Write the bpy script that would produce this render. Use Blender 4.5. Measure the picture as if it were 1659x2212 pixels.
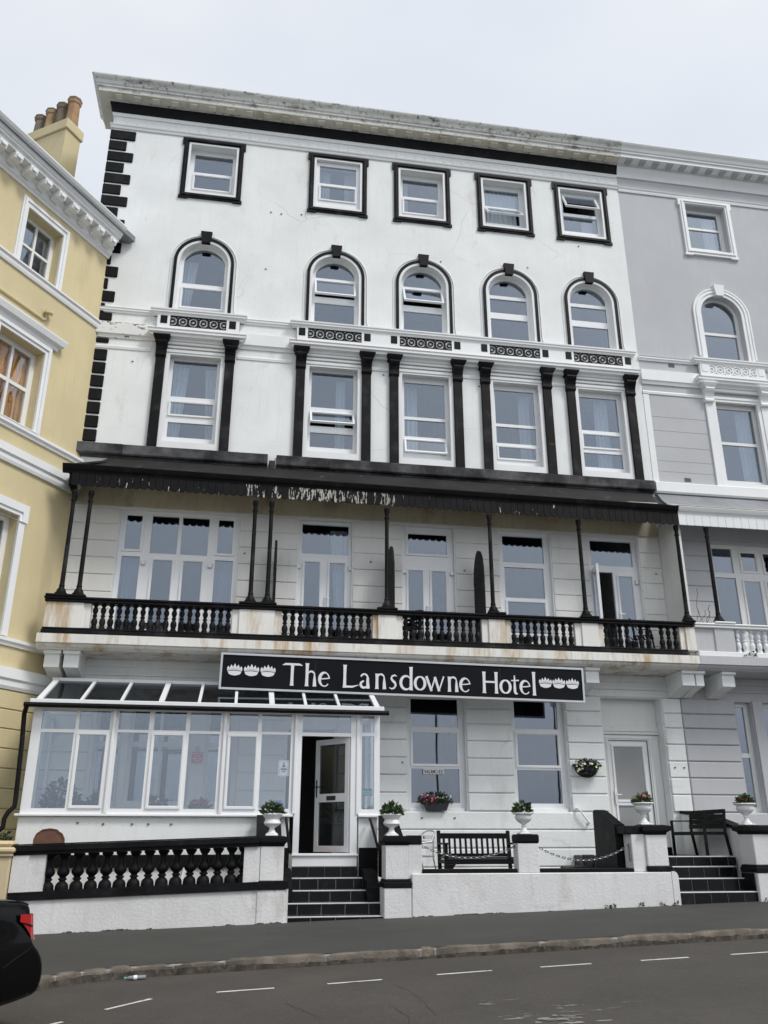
import bpy, bmesh, math, random
from mathutils import Vector, Matrix
from mathutils.geometry import tessellate_polygon
from itertools import product
random.seed(7)
for o in list(bpy.data.objects): bpy.data.objects.remove(o)
SC = bpy.context.scene
COL = SC.collection
R = math.radians

# ------------------------------------------------------------------ camera
CAMZ, CAMY = 1.6, -18.5
PITCH, YAW, FPX = 0.364122, 0.164070, 1850.0        # focal length in pixels of a 1659 x 2212 picture
cam = bpy.data.cameras.new('camera')
cam.sensor_fit = 'VERTICAL'; cam.sensor_height = 36.0
cam.lens = FPX / 2212.0 * 36.0
cam.clip_start = 0.1; cam.clip_end = 9000
camo = bpy.data.objects.new('camera', cam); COL.objects.link(camo)
camo.location = (0, CAMY, CAMZ)
camo.rotation_euler = (math.pi/2 + PITCH, 0, -YAW)
SC.camera = camo
SC.render.resolution_x, SC.render.resolution_y = 768, 1024

# ------------------------------------------------------------------ world, sun, exposure
SUN_EL, SUN_AZ = 52.0, 136.0      # azimuth measured clockwise from +Y (the way the sky texture turns)
wd = bpy.data.worlds.new('World'); SC.world = wd; wd.use_nodes = True
nt = wd.node_tree; nt.nodes.clear()
wo = nt.nodes.new('ShaderNodeOutputWorld'); bg = nt.nodes.new('ShaderNodeBackground')
sky = nt.nodes.new('ShaderNodeTexSky'); sky.sky_type = 'NISHITA'; sky.sun_disc = False
sky.sun_elevation = R(SUN_EL); sky.sun_rotation = R(SUN_AZ)
sky.air_density = 1.0; sky.dust_density = 4.0; sky.ozone_density = 1.5
hs = nt.nodes.new('ShaderNodeHueSaturation'); hs.inputs['Saturation'].default_value = 0.30
# a closed, even cloud layer: soft noise over a pale grey-blue
tc = nt.nodes.new('ShaderNodeTexCoord'); mp = nt.nodes.new('ShaderNodeMapping'); mp.inputs['Scale'].default_value = (1.4, 1.4, 3.2)
nz = nt.nodes.new('ShaderNodeTexNoise'); nz.inputs['Scale'].default_value = 1.3; nz.inputs['Detail'].default_value = 5
cr = nt.nodes.new('ShaderNodeValToRGB')
cr.color_ramp.elements[0].position = .3; cr.color_ramp.elements[0].color = (7.5, 8.2, 9.25, 1)
cr.color_ramp.elements[1].position = .72; cr.color_ramp.elements[1].color = (9.5, 9.8, 10.3, 1)
mx = nt.nodes.new('ShaderNodeMix'); mx.data_type = 'RGBA'; mx.inputs[0].default_value = .72
nt.links.new(tc.outputs['Generated'], mp.inputs[0]); nt.links.new(mp.outputs[0], nz.inputs['Vector'])
nt.links.new(nz.outputs['Fac'], cr.inputs[0])
nt.links.new(sky.outputs[0], hs.inputs['Color'])
nt.links.new(hs.outputs[0], mx.inputs[6]); nt.links.new(cr.outputs[0], mx.inputs[7])
nt.links.new(mx.outputs[2], bg.inputs[0]); bg.inputs[1].default_value = 0.085
nt.links.new(bg.outputs[0], wo.inputs[0])
sl = bpy.data.lights.new('sun', 'SUN'); sl.energy = 1.5; sl.angle = R(16); sl.color = (1, .97, .93)
so = bpy.data.objects.new('sun', sl); COL.objects.link(so)
az = R(SUN_AZ); el = R(SUN_EL)
sdir = Vector((math.sin(az)*math.cos(el), math.cos(az)*math.cos(el), math.sin(el)))
so.rotation_euler = (-sdir).to_track_quat('-Z', 'Y').to_euler(); so.location = sdir*60
SC.view_settings.view_transform = 'Standard'; SC.view_settings.look = 'None'
SC.view_settings.exposure = 0.43; SC.view_settings.gamma = 1.0
SC.view_settings.use_curve_mapping = False

# ------------------------------------------------------------------ materials
MATS = {}
def mat(name, base, rough=.6, var=.06, vscale=1.3, bump=0., bscale=70., streak=0., dirt=None, dlo=.6, dhi=.7, dscale=3.,
        dsq=(1, 1, 1), metal=0., spec=.5, dirt2=None, d2=(.62, .7, 9.), sheen=0., coat=0., bdist=.01, speck=0., sscale=45., crack=0.):
    m = bpy.data.materials.new(name); m.use_nodes = True
    n = m.node_tree.nodes; L = m.node_tree.links
    p = n['Principled BSDF']
    p.inputs['Roughness'].default_value = rough; p.inputs['Metallic'].default_value = metal
    p.inputs['Specular IOR Level'].default_value = spec
    p.inputs['Coat Weight'].default_value = coat; p.inputs['Coat Roughness'].default_value = .04
    g = n.new('ShaderNodeNewGeometry')
    def noise(scale, detail=4, sq=(1, 1, 1), rough_=.55):
        mpp = n.new('ShaderNodeMapping'); mpp.inputs['Scale'].default_value = sq
        t = n.new('ShaderNodeTexNoise'); t.inputs['Scale'].default_value = scale; t.inputs['Detail'].default_value = detail
        t.inputs['Roughness'].default_value = rough_
        L.new(g.outputs['Position'], mpp.inputs[0]); L.new(mpp.outputs[0], t.inputs['Vector']); return t.outputs['Fac']
    def ramp(src, a, b):
        r_ = n.new('ShaderNodeMapRange'); r_.inputs['From Min'].default_value = a; r_.inputs['From Max'].default_value = b
        L.new(src, r_.inputs['Value']); return r_.outputs[0]
    def mixc(fac, a, b, mode='MIX'):
        x = n.new('ShaderNodeMix'); x.data_type = 'RGBA'; x.blend_type = mode
        if isinstance(fac, float): x.inputs[0].default_value = fac
        else: L.new(fac, x.inputs[0])
        for k, s in ((6, a), (7, b)):
            if isinstance(s, tuple): x.inputs[k].default_value = (*s[:3], 1)
            else: L.new(s, x.inputs[k])
        return x.outputs[2]
    c = tuple(base)
    if var:
        lo = tuple(max(0, v*(1-var*2)) for v in base); hi = tuple(min(1, v*(1+var)) for v in base)
        c = mixc(ramp(noise(vscale, 6), .3, .7), lo, hi)
    if streak:
        c = mixc(ramp(noise(2.2, 5, (5, 5, .35)), .52, .8), c, tuple(v*(1-streak) for v in base))
    if dirt:
        c = mixc(ramp(noise(dscale, 8, dsq, .65), dlo, dhi), c, dirt)
    if dirt2:
        c = mixc(ramp(noise(d2[2], 6, (1, 1, 1), .7), d2[0], d2[1]), c, dirt2)
    if speck:
        a_ = ramp(noise(sscale, 3, (1, 1, 1), .75), .35, .65)
        mr = n.new('ShaderNodeMapRange'); mr.inputs['To Min'].default_value = 1-speck; mr.inputs['To Max'].default_value = 1+speck*.7; L.new(a_, mr.inputs['Value'])
        cb = n.new('ShaderNodeCombineColor'); [L.new(mr.outputs[0], cb.inputs[k]) for k in range(3)]
        c = mixc(1.0, c, cb.outputs[0], 'MULTIPLY')
    if crack:
        ns_ = n.new('ShaderNodeTexNoise'); ns_.inputs['Scale'].default_value = 2.5; ns_.inputs['Detail'].default_value = 6; L.new(g.outputs['Position'], ns_.inputs['Vector'])
        ad = n.new('ShaderNodeMix'); ad.data_type = 'VECTOR'; ad.inputs[0].default_value = .22; L.new(g.outputs['Position'], ad.inputs[4]); L.new(ns_.outputs['Color'], ad.inputs[5])
        vo = n.new('ShaderNodeTexVoronoi'); vo.feature = 'DISTANCE_TO_EDGE'; vo.inputs['Scale'].default_value = .55; L.new(ad.outputs[1], vo.inputs['Vector'])
        k1 = ramp(vo.outputs['Distance'], .010, .002); k2 = ramp(noise(.5, 3), .50, .62)
        mu = n.new('ShaderNodeMath'); mu.operation = 'MULTIPLY'; L.new(k1, mu.inputs[0]); L.new(k2, mu.inputs[1])
        mu2 = n.new('ShaderNodeMath'); mu2.operation = 'MULTIPLY'; L.new(mu.outputs[0], mu2.inputs[0]); mu2.inputs[1].default_value = crack
        c = mixc(mu2.outputs[0], c, (.30, .29, .27))
    if isinstance(c, tuple): p.inputs['Base Color'].default_value = (*c[:3], 1)
    else: L.new(c, p.inputs['Base Color'])
    if bump:
        b_ = n.new('ShaderNodeBump'); b_.inputs['Strength'].default_value = bump; b_.inputs['Distance'].default_value = bdist
        L.new(noise(bscale, 4), b_.inputs['Height']); L.new(b_.outputs[0], p.inputs['Normal'])
    MATS[name] = m
    return m
def glass(name, tint, refl, lo, hi, gcol=(.82, .89, 1.0)):
    m = bpy.data.materials.new(name); m.use_nodes = True
    n = m.node_tree.nodes; L = m.node_tree.links; n.clear()
    o = n.new('ShaderNodeOutputMaterial'); t = n.new('ShaderNodeBsdfTransparent'); t.inputs[0].default_value = (*tint, 1)
    gl = n.new('ShaderNodeBsdfGlossy'); gl.inputs['Roughness'].default_value = .015; gl.inputs[0].default_value = (*gcol, 1)
    lw = n.new('ShaderNodeLayerWeight'); lw.inputs[0].default_value = .5
    r_ = n.new('ShaderNodeMapRange'); r_.inputs['To Min'].default_value = lo; r_.inputs['To Max'].default_value = hi
    nzz = n.new('ShaderNodeTexNoise'); nzz.inputs['Scale'].default_value = 1.1; bb = n.new('ShaderNodeBump'); bb.inputs['Strength'].default_value = .015
    bb.inputs['Distance'].default_value = .05
    gg = n.new('ShaderNodeNewGeometry'); L.new(gg.outputs['Position'], nzz.inputs['Vector'])
    L.new(nzz.outputs['Fac'], bb.inputs['Height']); L.new(bb.outputs[0], gl.inputs['Normal'])
    pw = n.new('ShaderNodeMath'); pw.operation = 'POWER'; pw.inputs[1].default_value = 2.4
    L.new(lw.outputs['Facing'], pw.inputs[0]); L.new(pw.outputs[0], r_.inputs['Value'])
    mm = n.new('ShaderNodeMixShader'); L.new(r_.outputs[0], mm.inputs[0]); L.new(t.outputs[0], mm.inputs[1]); L.new(gl.outputs[0], mm.inputs[2])
    L.new(mm.outputs[0], o.inputs[0]); MATS[name] = m; return m
WHITE = (.81, .83, .82)
mat('stucco', WHITE, .75, .045, .8, .45, 28, .08, (.58, .56, .50), .58, .80, 1.5, (1, 1, .45), dirt2=(.45, .44, .41), d2=(.69, .78, 3.4), bdist=.012, crack=.26)
mat('shaded_stucco', (.69, .685, .68), .8, .06, .9, .5, 24, .12, (.50, .48, .45), .56, .78, 1.8, (1, 1, .6), dirt2=(.42, .41, .39), d2=(.66, .76, 5.), bdist=.014, crack=.2)  # front wall stucco: weaker light there put into its colour, besides dirt
mat('stucco_balcony', (.76, .755, .725), .75, .05, .8, .2, 45, .10, (.50, .44, .32), .62, .82, 1.5, (1, 1, .5))
mat('stained_stucco', (.78, .77, .73), .7, .05, .8, .2, 45, .12, (.44, .28, .11), .49, .68, 2.8, (1, 1, .16), dirt2=(.38, .36, .3), d2=(.66, .76, 6.))
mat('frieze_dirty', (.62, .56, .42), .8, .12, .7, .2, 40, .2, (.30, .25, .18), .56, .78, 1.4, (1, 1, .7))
mat('cornice', (.70, .70, .66), .8, .08, .8, .3, 40, .15, (.11, .105, .09), .555, .69, 2.6, (.6, .6, 1.6), dirt2=(.06, .058, .05), d2=(.56, .67, 9.))
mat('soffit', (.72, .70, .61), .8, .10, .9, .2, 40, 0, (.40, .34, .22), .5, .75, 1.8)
mat('peeling', (.78, .78, .76), .7, .05, 1, .3, 40, 0, (.16, .155, .15), .555, .57, 4.2, (1, 1, 2.2))
mat('grey_stucco', (.485, .492, .508), .75, .045, .6, .4, 28, .07, (.41, .415, .43), .62, .85, 1.4)
mat('grey_dark_stucco', (.43, .435, .45), .75, .03, .7, .2, 45, .04)
mat('yellow_stucco', (.64, .545, .325), .75, .06, .6, .4, 28, .10, (.54, .46, .275), .60, .82, 1.3, (1, 1, .5))
mat('cream_stucco', (.58, .48, .30), .75, .06, .9, .25, 45, .1)
mat('black_paint', (.0075, .0075, .0085), .55, .25, 2.0, .3, 35, 0, (.028, .028, .031), .56, .78, 2.2, spec=.14)
mat('black_worn', (.0085, .0085, .0095), .55, .25, 2.0, .3, 35, 0, (.036, .036, .039), .52, .72, 2.0, spec=.14, dirt2=(.22, .11, .04), d2=(.70, .76, 3.))
mat('black_sill', (.014, .014, .016), .65, .3, 1.5, .3, 35, 0, (.12, .12, .125), .44, .66, 1.1, spec=.3)
mat('black_peel', (.0085, .0085, .0095), .6, .25, 2.0, .4, 35, 0, (.50, .49, .46), .635, .65, 8., (1.8, 1, .45), spec=.14)
mat('black_peel_heavy', (.010, .010, .010), .6, .25, 2.0, .4, 35, 0, (.46, .44, .40), .525, .545, 11., (2.0, 1, .40), spec=.14)
mat('canopy_lead', (.020, .0185, .018), .6, .3, 1.6, .3, 30, .2, (.10, .095, .09), .62, .70, 5., spec=.3)
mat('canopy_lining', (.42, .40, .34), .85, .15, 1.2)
mat('grey_lead', (.22, .23, .25), .5, .12, 1.6, .2, 30, .1)
mat('upvc', (.82, .83, .84), .28, .015, 1, 0)
mat('trim_white', (.80, .81, .81), .55, .03, 1, .12, 45, .04)
mat('timber_white', (.78, .78, .76), .45, .04, 1, .1, 50, .08)
mat('metal_grey', (.55, .56, .57), .35, .04, metal=.6)
mat('chrome', (.75, .76, .78), .18, .02, metal=1.)
mat('nosing_metal', (.72, .72, .72), .35, .06, 6., metal=.25)
mat('steel_chain', (.22, .22, .23), .35, .1, metal=.9)
mat('sign_black', (.006, .0065, .009), .5, .15, 1.2, 0, spec=.12)
mat('sign_letter', (.74, .75, .76), .45, .03, 1)
mat('tile', (.006, .0065, .008), .25, .3, 3., .08, 40, 0, (.02, .02, .022), .58, .72, 2.5, spec=.3)
mat('tile_worn', (.008, .0085, .01), .35, .3, 3., .08, 40, 0, (.17, .17, .17), .57, .66, 3.6, spec=.3)
mat('grout', (.34, .34, .34), .9, .1)
mat('terracotta', (.34, .20, .105), .8, .15, 3, .2, 40)
mat('terracotta_pale', (.40, .27, .15), .8, .2, 3, .2, 40)
mat('old_pot', (.20, .16, .115), .85, .2, 3, .2, 40)
mat('leaf', (.055, .10, .025), .5, .35, 25)
mat('leaf_dark', (.03, .055, .018), .5, .35, 25)
mat('petal_purple', (.035, .02, .07), .5, .3, 30)
mat('petal_pink', (.62, .07, .20), .5, .2, 30)
mat('petal_white', (.75, .74, .62), .5, .1, 30)
mat('petal_lemon', (.72, .72, .50), .5, .1, 30)
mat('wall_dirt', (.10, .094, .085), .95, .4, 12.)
mat('yellow_plastic', (.70, .55, .04), .4, .05)
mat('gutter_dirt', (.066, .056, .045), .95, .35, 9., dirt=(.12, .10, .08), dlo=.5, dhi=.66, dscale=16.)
mat('soil', (.03, .02, .014), .9, .2)
mat('curtain', (.74, .77, .78), .9, .03)
mat('curtain_net', (.34, .36, .38), .9, .05)
mat('curtain_dark', (.05, .05, .055), .9, .1)
mat('curtain_amber', (.80, .38, .05), .9, .15, 2.)
mat('blind', (.42, .45, .43), .7, .05)
mat('interior', (.26, .245, .225), .9, .1)
mat('interior_pale', (.42, .42, .41), .9, .05)
mat('rust_brown', (.16, .072, .045), .6, .25, 2.5, 0, 40, 0, (.23, .08, .03), .55, .7, 5.)
mat('asphalt_road', (.083, .074, .064), .85, .10, .5, .9, 260, 0, (.064, .057, .049), .46, .7, 1.1, (1, 1, 1), dirt2=(.107, .097, .086), d2=(.56, .74, 14.), bdist=.012, speck=.22, sscale=42.)
mat('asphalt_path', (.064, .0625, .056), .85, .08, .7, .9, 300, 0, (.051, .050, .045), .46, .7, 1.3, dirt2=(.080, .078, .071), d2=(.56, .74, 16.), bdist=.01, speck=.18, sscale=55.)
mat('road_scuff', (.24, .23, .215), .9, .2, 3.)
mat('asphalt_crack', (.035, .032, .029), .95, .2, 3.)
mat('granite', (.165, .140, .110), .85, .25, 5., .8, 60, 0, (.075, .066, .054), .48, .66, 3.0, dirt2=(.30, .27, .23), d2=(.62, .7, 40.), bdist=.015)
mat('mortar', (.30, .29, .28), .9, .15, 8)
mat('line_paint', (.62, .62, .60), .7, .1, 4., .3, 120, 0, (.10, .10, .10), .60, .68, 14.)
mat('car_black', (.0025, .0025, .003), .25, 0, coat=.28, spec=.08)
mat('car_trim', (.006, .006, .006), .6, 0, spec=.2)
mat('tail_red', (.42, .008, .012), .12, 0, coat=1.0)
mat('tyre', (.02, .02, .02), .85, .1)
mat('red_sign', (.52, .03, .05), .4, 0)
mat('blue_sign', (.03, .13, .50), .4, 0)
mat('teal_sign', (.05, .42, .36), .4, 0)
mat('paper', (.80, .80, .80), .7, 0)
mat('ink', (.03, .03, .035), .7, 0)
mat('doormat', (.28, .09, .04), .95, .2, 30)
mat('concrete', (.27, .265, .255), .9, .1, 1.2, .4, 80)
mat('sea', (.10, .15, .17), .12, .1, .01)
mat('twig', (.10, .055, .035), .8, .1)
mat('bottle_plastic', (.22, .25, .26), .15, .05)
glass('glass', (.80, .84, .87), 1, .155, .8)
glass('glass_clear', (.93, .95, .96), 1, .14, .7)
glass('glass_roof', (.34, .36, .37), 1, .06, .4)
glass('glass_frost', (.40, .41, .41), 1, .05, .5)
mat('frosted_pane', (.30, .305, .30), .3, .08, 1.2)

# ------------------------------------------------------------------ mesh helpers
class MB:
    def __init__(s): s.v = []; s.f = []
    def add(s, v, f):
        k = len(s.v); s.v += [tuple(p) for p in v]; s.f += [tuple(i+k for i in q) for q in f]; return s
    def box(s, x0, x1, y0, y1, z0, z1):
        return s.add([(x0,y0,z0),(x1,y0,z0),(x1,y1,z0),(x0,y1,z0),(x0,y0,z1),(x1,y0,z1),(x1,y1,z1),(x0,y1,z1)],
                     [(0,3,2,1),(4,5,6,7),(0,1,5,4),(1,2,6,5),(2,3,7,6),(3,0,4,7)])
    def cbox(s, x0, x1, y0, y1, z0, z1, b=.01):
        lo = (min(x0,x1), min(y0,y1), min(z0,z1)); hi = (max(x0,x1), max(y0,y1), max(z0,z1))
        b = min(b, min(hi[i]-lo[i] for i in range(3))*.45)
        V = []; I = {}
        for c in product((0, 1), repeat=3):
            for k in range(3):
                p = [(lo[a] if c[a] == 0 else hi[a]) for a in range(3)]
                for a in range(3):
                    if a != k: p[a] += b if c[a] == 0 else -b
                I[(c, k)] = len(V); V.append(p)
        F = []
        def cn(k, a, l, bb, m, cc): t = [0,0,0]; t[k] = a; t[l] = bb; t[m] = cc; return tuple(t)
        for k in range(3):
            l, m = (k+1) % 3, (k+2) % 3
            for sgn in (0, 1):
                F.append([I[(cn(k,sgn,l,a,m,e), k)] for a, e in ((0,0),(1,0),(1,1),(0,1))])
            for sl_, sm in product((0, 1), repeat=2):     # edges along k
                c0 = cn(k,0,l,sl_,m,sm); c1 = cn(k,1,l,sl_,m,sm)
                F.append([I[(c0,l)], I[(c0,m)], I[(c1,m)], I[(c1,l)]])
        for c in product((0, 1), repeat=3): F.append([I[(c,0)], I[(c,1)], I[(c,2)]])
        return s.add(V, F)
    def plate(s, outer, holes, y0, y1):                       # polygon in x,z with holes, from depth y0 to y1
        loops = [outer]+list(holes)
        tri = tessellate_polygon([[Vector((a, b, 0)) for a, b in l] for l in loops])
        flat = [p for l in loops for p in l]; n = len(flat)
        V = [(a, y0, b) for a, b in flat]+[(a, y1, b) for a, b in flat]
        F = [tuple(t) for t in tri]+[tuple(i+n for i in t) for t in tri]
        k = 0
        for l in loops:
            m = len(l)
            for i in range(m): F.append((k+i, k+(i+1) % m, k+(i+1) % m+n, k+i+n))
            k += m
        return s.add(V, F)
    def prism(s, poly, axis, d0, d1):                         # polygon extruded along an axis; poly in the two other axes (cyclic order)
        def P(a, b, d): return {'x': (d, a, b), 'y': (a, d, b), 'z': (a, b, d)}[axis]
        n = len(poly); V = [P(a, b, d0) for a, b in poly]+[P(a, b, d1) for a, b in poly]
        tri = tessellate_polygon([[Vector((a, b, 0)) for a, b in poly]])
        F = [tuple(t) for t in tri]+[tuple(i+n for i in t) for t in tri]
        for i in range(n): F.append((i, (i+1) % n, (i+1) % n+n, i+n))
        return s.add(V, F)
    def lathe(s, prof, c=(0, 0, 0), seg=14, flute=None):
        V = []; F = []
        for r_, z_ in prof:
            for i in range(seg):
                a = 2*math.pi*i/seg; q = r_*(1-(flute if flute and i % 2 and r_ > .06 else 0))
                V.append((c[0]+q*math.cos(a), c[1]+q*math.sin(a), c[2]+z_))
        m = len(prof)
        for j in range(m-1):
            for i in range(seg): F.append((j*seg+i, j*seg+(i+1) % seg, (j+1)*seg+(i+1) % seg, (j+1)*seg+i))
        F.append(tuple(range(seg))[::-1]); F.append(tuple((m-1)*seg+i for i in range(seg)))
        return s.add(V, F)
    def tube(s, pts, r, seg=8, closed=False):
        pts = [Vector(p) for p in pts]; n = len(pts); V = []; F = []
        up = None
        for i, p in enumerate(pts):
            a = pts[(i-1) % n] if (i > 0 or closed) else p; b = pts[(i+1) % n] if (i < n-1 or closed) else p
            t = (b-a).normalized()
            if up is None: up = t.orthogonal().normalized()
            up = (up-t*up.dot(t)); up = up.normalized() if up.length > 1e-5 else t.orthogonal().normalized()
            w = t.cross(up); rr = r[i] if isinstance(r, (list, tuple)) else r
            for k in range(seg):
                an = 2*math.pi*k/seg; V.append(p+(up*math.cos(an)+w*math.sin(an))*rr)
        for i in range(n if closed else n-1):
            j = (i+1) % n
            for k in range(seg): F.append((i*seg+k, i*seg+(k+1) % seg, j*seg+(k+1) % seg, j*seg+k))
        if not closed: F.append(tuple(range(seg))[::-1]); F.append(tuple((n-1)*seg+k for k in range(seg)))
        return s.add(V, F)
    def bar(s, a, b, w, h):                                   # a straight rectangular bar between two points
        a, b = Vector(a), Vector(b); t = (b-a).normalized(); u = Vector((0, 0, 1))
        if abs(t.dot(u)) > .95: u = Vector((0, 1, 0))
        sd = t.cross(u).normalized(); u = sd.cross(t)
        V = []
        for p in (a, b):
            for i, j in ((-1,-1),(1,-1),(1,1),(-1,1)): V.append(p+sd*w/2*i+u*h/2*j)
        return s.add(V, [(0,1,2,3),(4,5,6,7),(0,1,5,4),(1,2,6,5),(2,3,7,6),(3,0,4,7)])
    def sweep(s, prof, path):                                 # profile (out,z) swept along a mitred path of (x,y,(out dir x,y))
        V = []; F = []; m = len(prof)
        for (x, y, ox, oy) in path:
            for o_, z_ in prof: V.append((x+ox*o_, y+oy*o_, z_))
        for i in range(len(path)-1):
            for j in range(m): F.append((i*m+j, i*m+(j+1) % m, (i+1)*m+(j+1) % m, (i+1)*m+j))
        F.append(tuple(range(m))); F.append(tuple((len(path)-1)*m+j for j in range(m)))
        return s.add(V, F)
ORG = {}
def mesh_of(mb, name, mt, smooth=False, org=(0, 0, 0)):
    me = bpy.data.meshes.new(name)
    me.from_pydata([(a-org[0], b-org[1], c-org[2]) for a, b, c in mb.v], [], mb.f)
    bm = bmesh.new(); bm.from_mesh(me); bmesh.ops.recalc_face_normals(bm, faces=bm.faces); bm.to_mesh(me); bm.free()
    me.materials.append(MATS[mt])
    if smooth:
        me.polygons.foreach_set('use_smooth', [True]*len(me.polygons)); me.set_sharp_from_angle(angle=R(38))
    return me
def link(name, me, parent=None, loc=(0, 0, 0), rot=None):
    o = bpy.data.objects.new(name, me); COL.objects.link(o)
    po = ORG.get(parent, Vector((0, 0, 0))) if parent else Vector((0, 0, 0))
    o.location = Vector(loc)-po; ORG[o] = Vector(loc)
    if parent: o.parent = parent
    if rot: o.rotation_euler = rot
    return o
def part(name, mb, mt, parent=None, smooth=False, org=None, rot=None):
    if org is None:
        org = [(min(p[i] for p in mb.v)+max(p[i] for p in mb.v))/2 for i in range(3)]
    return link(name, mesh_of(mb, name, mt, smooth, org), parent, org, rot)
def tag(o, label, cat, group=None, kind=None):
    if label: o['label'] = label
    if cat: o['category'] = cat
    if group: o['group'] = group
    if kind: o['kind'] = kind
    return o
def thing(name, label, cat, loc=(0, 0, 0), group=None, rotz=0, local=False):
    o = bpy.data.objects.new(name, None); COL.objects.link(o); o.empty_display_size = .2
    o.location = loc; o.rotation_euler = (0, 0, rotz)
    ORG[o] = Vector((0, 0, 0)) if (rotz or local) else Vector(loc)
    return tag(o, label, cat, group)
def struct(name, mb, mt, smooth=False):
    o = part(name, mb, mt, None, smooth); o['kind'] = 'structure'; return o
def copy_tree(o, parent=None, loc=None, rotz=None):
    c = o.copy(); COL.objects.link(c); ORG[c] = ORG.get(o, Vector())
    if parent: c.parent = parent
    if loc is not None: c.location = loc
    if rotz is not None: c.rotation_euler = (0, 0, rotz)
    for ch in list(o.children): copy_tree(ch, c)
    return c
def rect(x0, x1, z0, z1): return [(x0, z0), (x1, z0), (x1, z1), (x0, z1)]
def archp(c, hw, zb, zs, n=16):
    return [(c-hw, zb), (c+hw, zb)]+[(c+hw*math.cos(math.pi*i/n), zs+hw*math.sin(math.pi*i/n)) for i in range(n+1)]
def seglight(c, hw, zb, zs, r, n=14):                         # arched light: rectangle below, arc of radius r about (c,zs) above
    a0 = math.acos(min(1, hw/r)); p = [(c-hw, zb), (c+hw, zb)]
    for i in range(n+1):
        a = a0+(math.pi-2*a0)*i/n; p.append((c+r*math.cos(a), zs+r*math.sin(a)))
    return p

# a glazed frame: outer outline, list of lights (polygon, sash?, tilt); everything hangs from the frame part
def window(root, outer, lights, Y, mt='upvc', gl='glass', name='window', depth=.07, sash_w=.05, sill=None):
    holes = []
    for l in lights:
        pl = l[0]
        if len(l) > 1 and l[1]: 
            xs = [p[0] for p in pl]; zs = [p[1] for p in pl]
            pl = rect(min(xs)-sash_w+.012, max(xs)+sash_w-.012, min(zs)-sash_w+.012, max(zs)+sash_w-.012)
        holes.append(pl)
    fr = part(name, MB().plate(outer, holes, Y, Y+depth), mt, root)
    for l in lights:
        pl = l[0]; xs = [p[0] for p in pl]; zs = [p[1] for p in pl]
        if len(l) > 1 and l[1]:
            tilt = l[2] if len(l) > 2 else 0
            piv = ((min(xs)+max(xs))/2, Y-.012, max(zs)+sash_w)
            out = rect(min(xs)-sash_w, max(xs)+sash_w, min(zs)-sash_w, max(zs)+sash_w)
            # bevelled sash: proud outer ring with a thinner glazing bead inside
            mb = MB().plate(out, [rect(min(xs)-.012, max(xs)+.012, min(zs)-.012, max(zs)+.012)], Y-.028, Y+.03)
            mb.plate(rect(min(xs)-.012, max(xs)+.012, min(zs)-.012, max(zs)+.012), [pl], Y-.012, Y+.02)
            part('sash', mb, mt, fr, org=piv, rot=(tilt, 0, 0))
            part('pane', MB().plate(pl, [], Y+.002, Y+.010), gl, fr, org=piv, rot=(tilt, 0, 0))
        elif not (len(l) > 2 and l[2] == 'open'):
            part('pane', MB().plate(pl, [], Y+.030, Y+.038), gl, fr)
    if sill:
        x0, x1, z0, z1, yo = sill
        part('sill', MB().cbox(x0, x1, Y-yo, Y+.01, z0, z1, .006), mt, fr)
    return fr
def curtain(x0, x1, z0, z1, Y, label, mt='curtain', folds=4, taper=0, group=None):
    mb = MB(); n = folds*8; V = []; F = []
    for j in range(5):
        t = j/4
        for i in range(n+1):
            s_ = i/n; w_ = 1-taper*t if taper >= 0 else 1+taper*t
            x = x0+(x1-x0)*s_*w_ if taper >= 0 else x1-(x1-x0)*(1-s_)*w_
            V.append((x, Y+.022*math.sin(s_*folds*2*math.pi+.6*math.sin(3*t))+.01*math.sin(7*s_+4*t), z1+(z0-z1)*t))
    for j in range(4):
        for i in range(n): F.append((j*(n+1)+i, j*(n+1)+i+1, (j+1)*(n+1)+i+1, (j+1)*(n+1)+i))
    mb.add(V, F)
    k = len(mb.v); mb.add([(a, b+.004, c) for a, b, c in V], F)
    return tag(part('curtain', mb, mt, None, True), label, 'curtain', group)

# ================================================================== GROUND, ROAD, KERB
def hx(x): return .028*30*math.tanh(x/30)
def pave(x, y): return .295+hx(x)+.02*(y+3.1)
def roadz(x, y): return .172+hx(x)+.02*(max(y, -17)+3.1)
KP = [(-60,-60),(-9,-16.8),(-6.5,-12.9),(-4.1,-9.1),(-3.4,-8.15),(-2.7,-7.68),(-2.1,-7.38),(-1.86,-7.16),(-1.6,-7.0),(-1.07,-6.83),(0,-6.75),(2,-6.62),(5.1,-6.47),(7.4,-6.38),(12,-6.25),(60,-5.0)]
def kerby(x):
    for (a, b), (c, d) in zip(KP, KP[1:]):
        if a <= x <= c: return b+(d-b)*(x-a)/(c-a)
    return KP[-1][1]
def strip(xs, ylo, yhi, zf, ny=6):
    mb = MB(); V = []; F = []
    for x in xs:
        a, b = ylo(x), yhi(x)
        for j in range(ny+1):
            y = a+(b-a)*j/ny; V.append((x, y, zf(x, y)))
    m = ny+1
    for i in range(len(xs)-1):
        for j in range(ny): F.append((i*m+j, (i+1)*m+j, (i+1)*m+j+1, i*m+j+1))
    return mb.add(V, F)
xs = [-60,-40,-25,-15,-9,-8,-7,-6.5,-5.5,-4.8,-4.1,-3.75,-3.4,-3.05,-2.7,-2.4,-2.1,-1.86,-1.6,-1.3,-1.07,-.5]+[i*1.0 for i in range(0, 21)]+[25,30,40,60]
gm = MB().add([(-4000,-36,-1.9),(4000,-36,-1.9),(4000,5000,-1.9),(-4000,5000,-1.9)], [(0,1,2,3)])
struct('ground', gm, 'concrete')
struct('pavement', strip(xs, lambda x: kerby(x)+.06, lambda x: max(1.0, kerby(x)+2), pave), 'asphalt_path')
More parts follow.
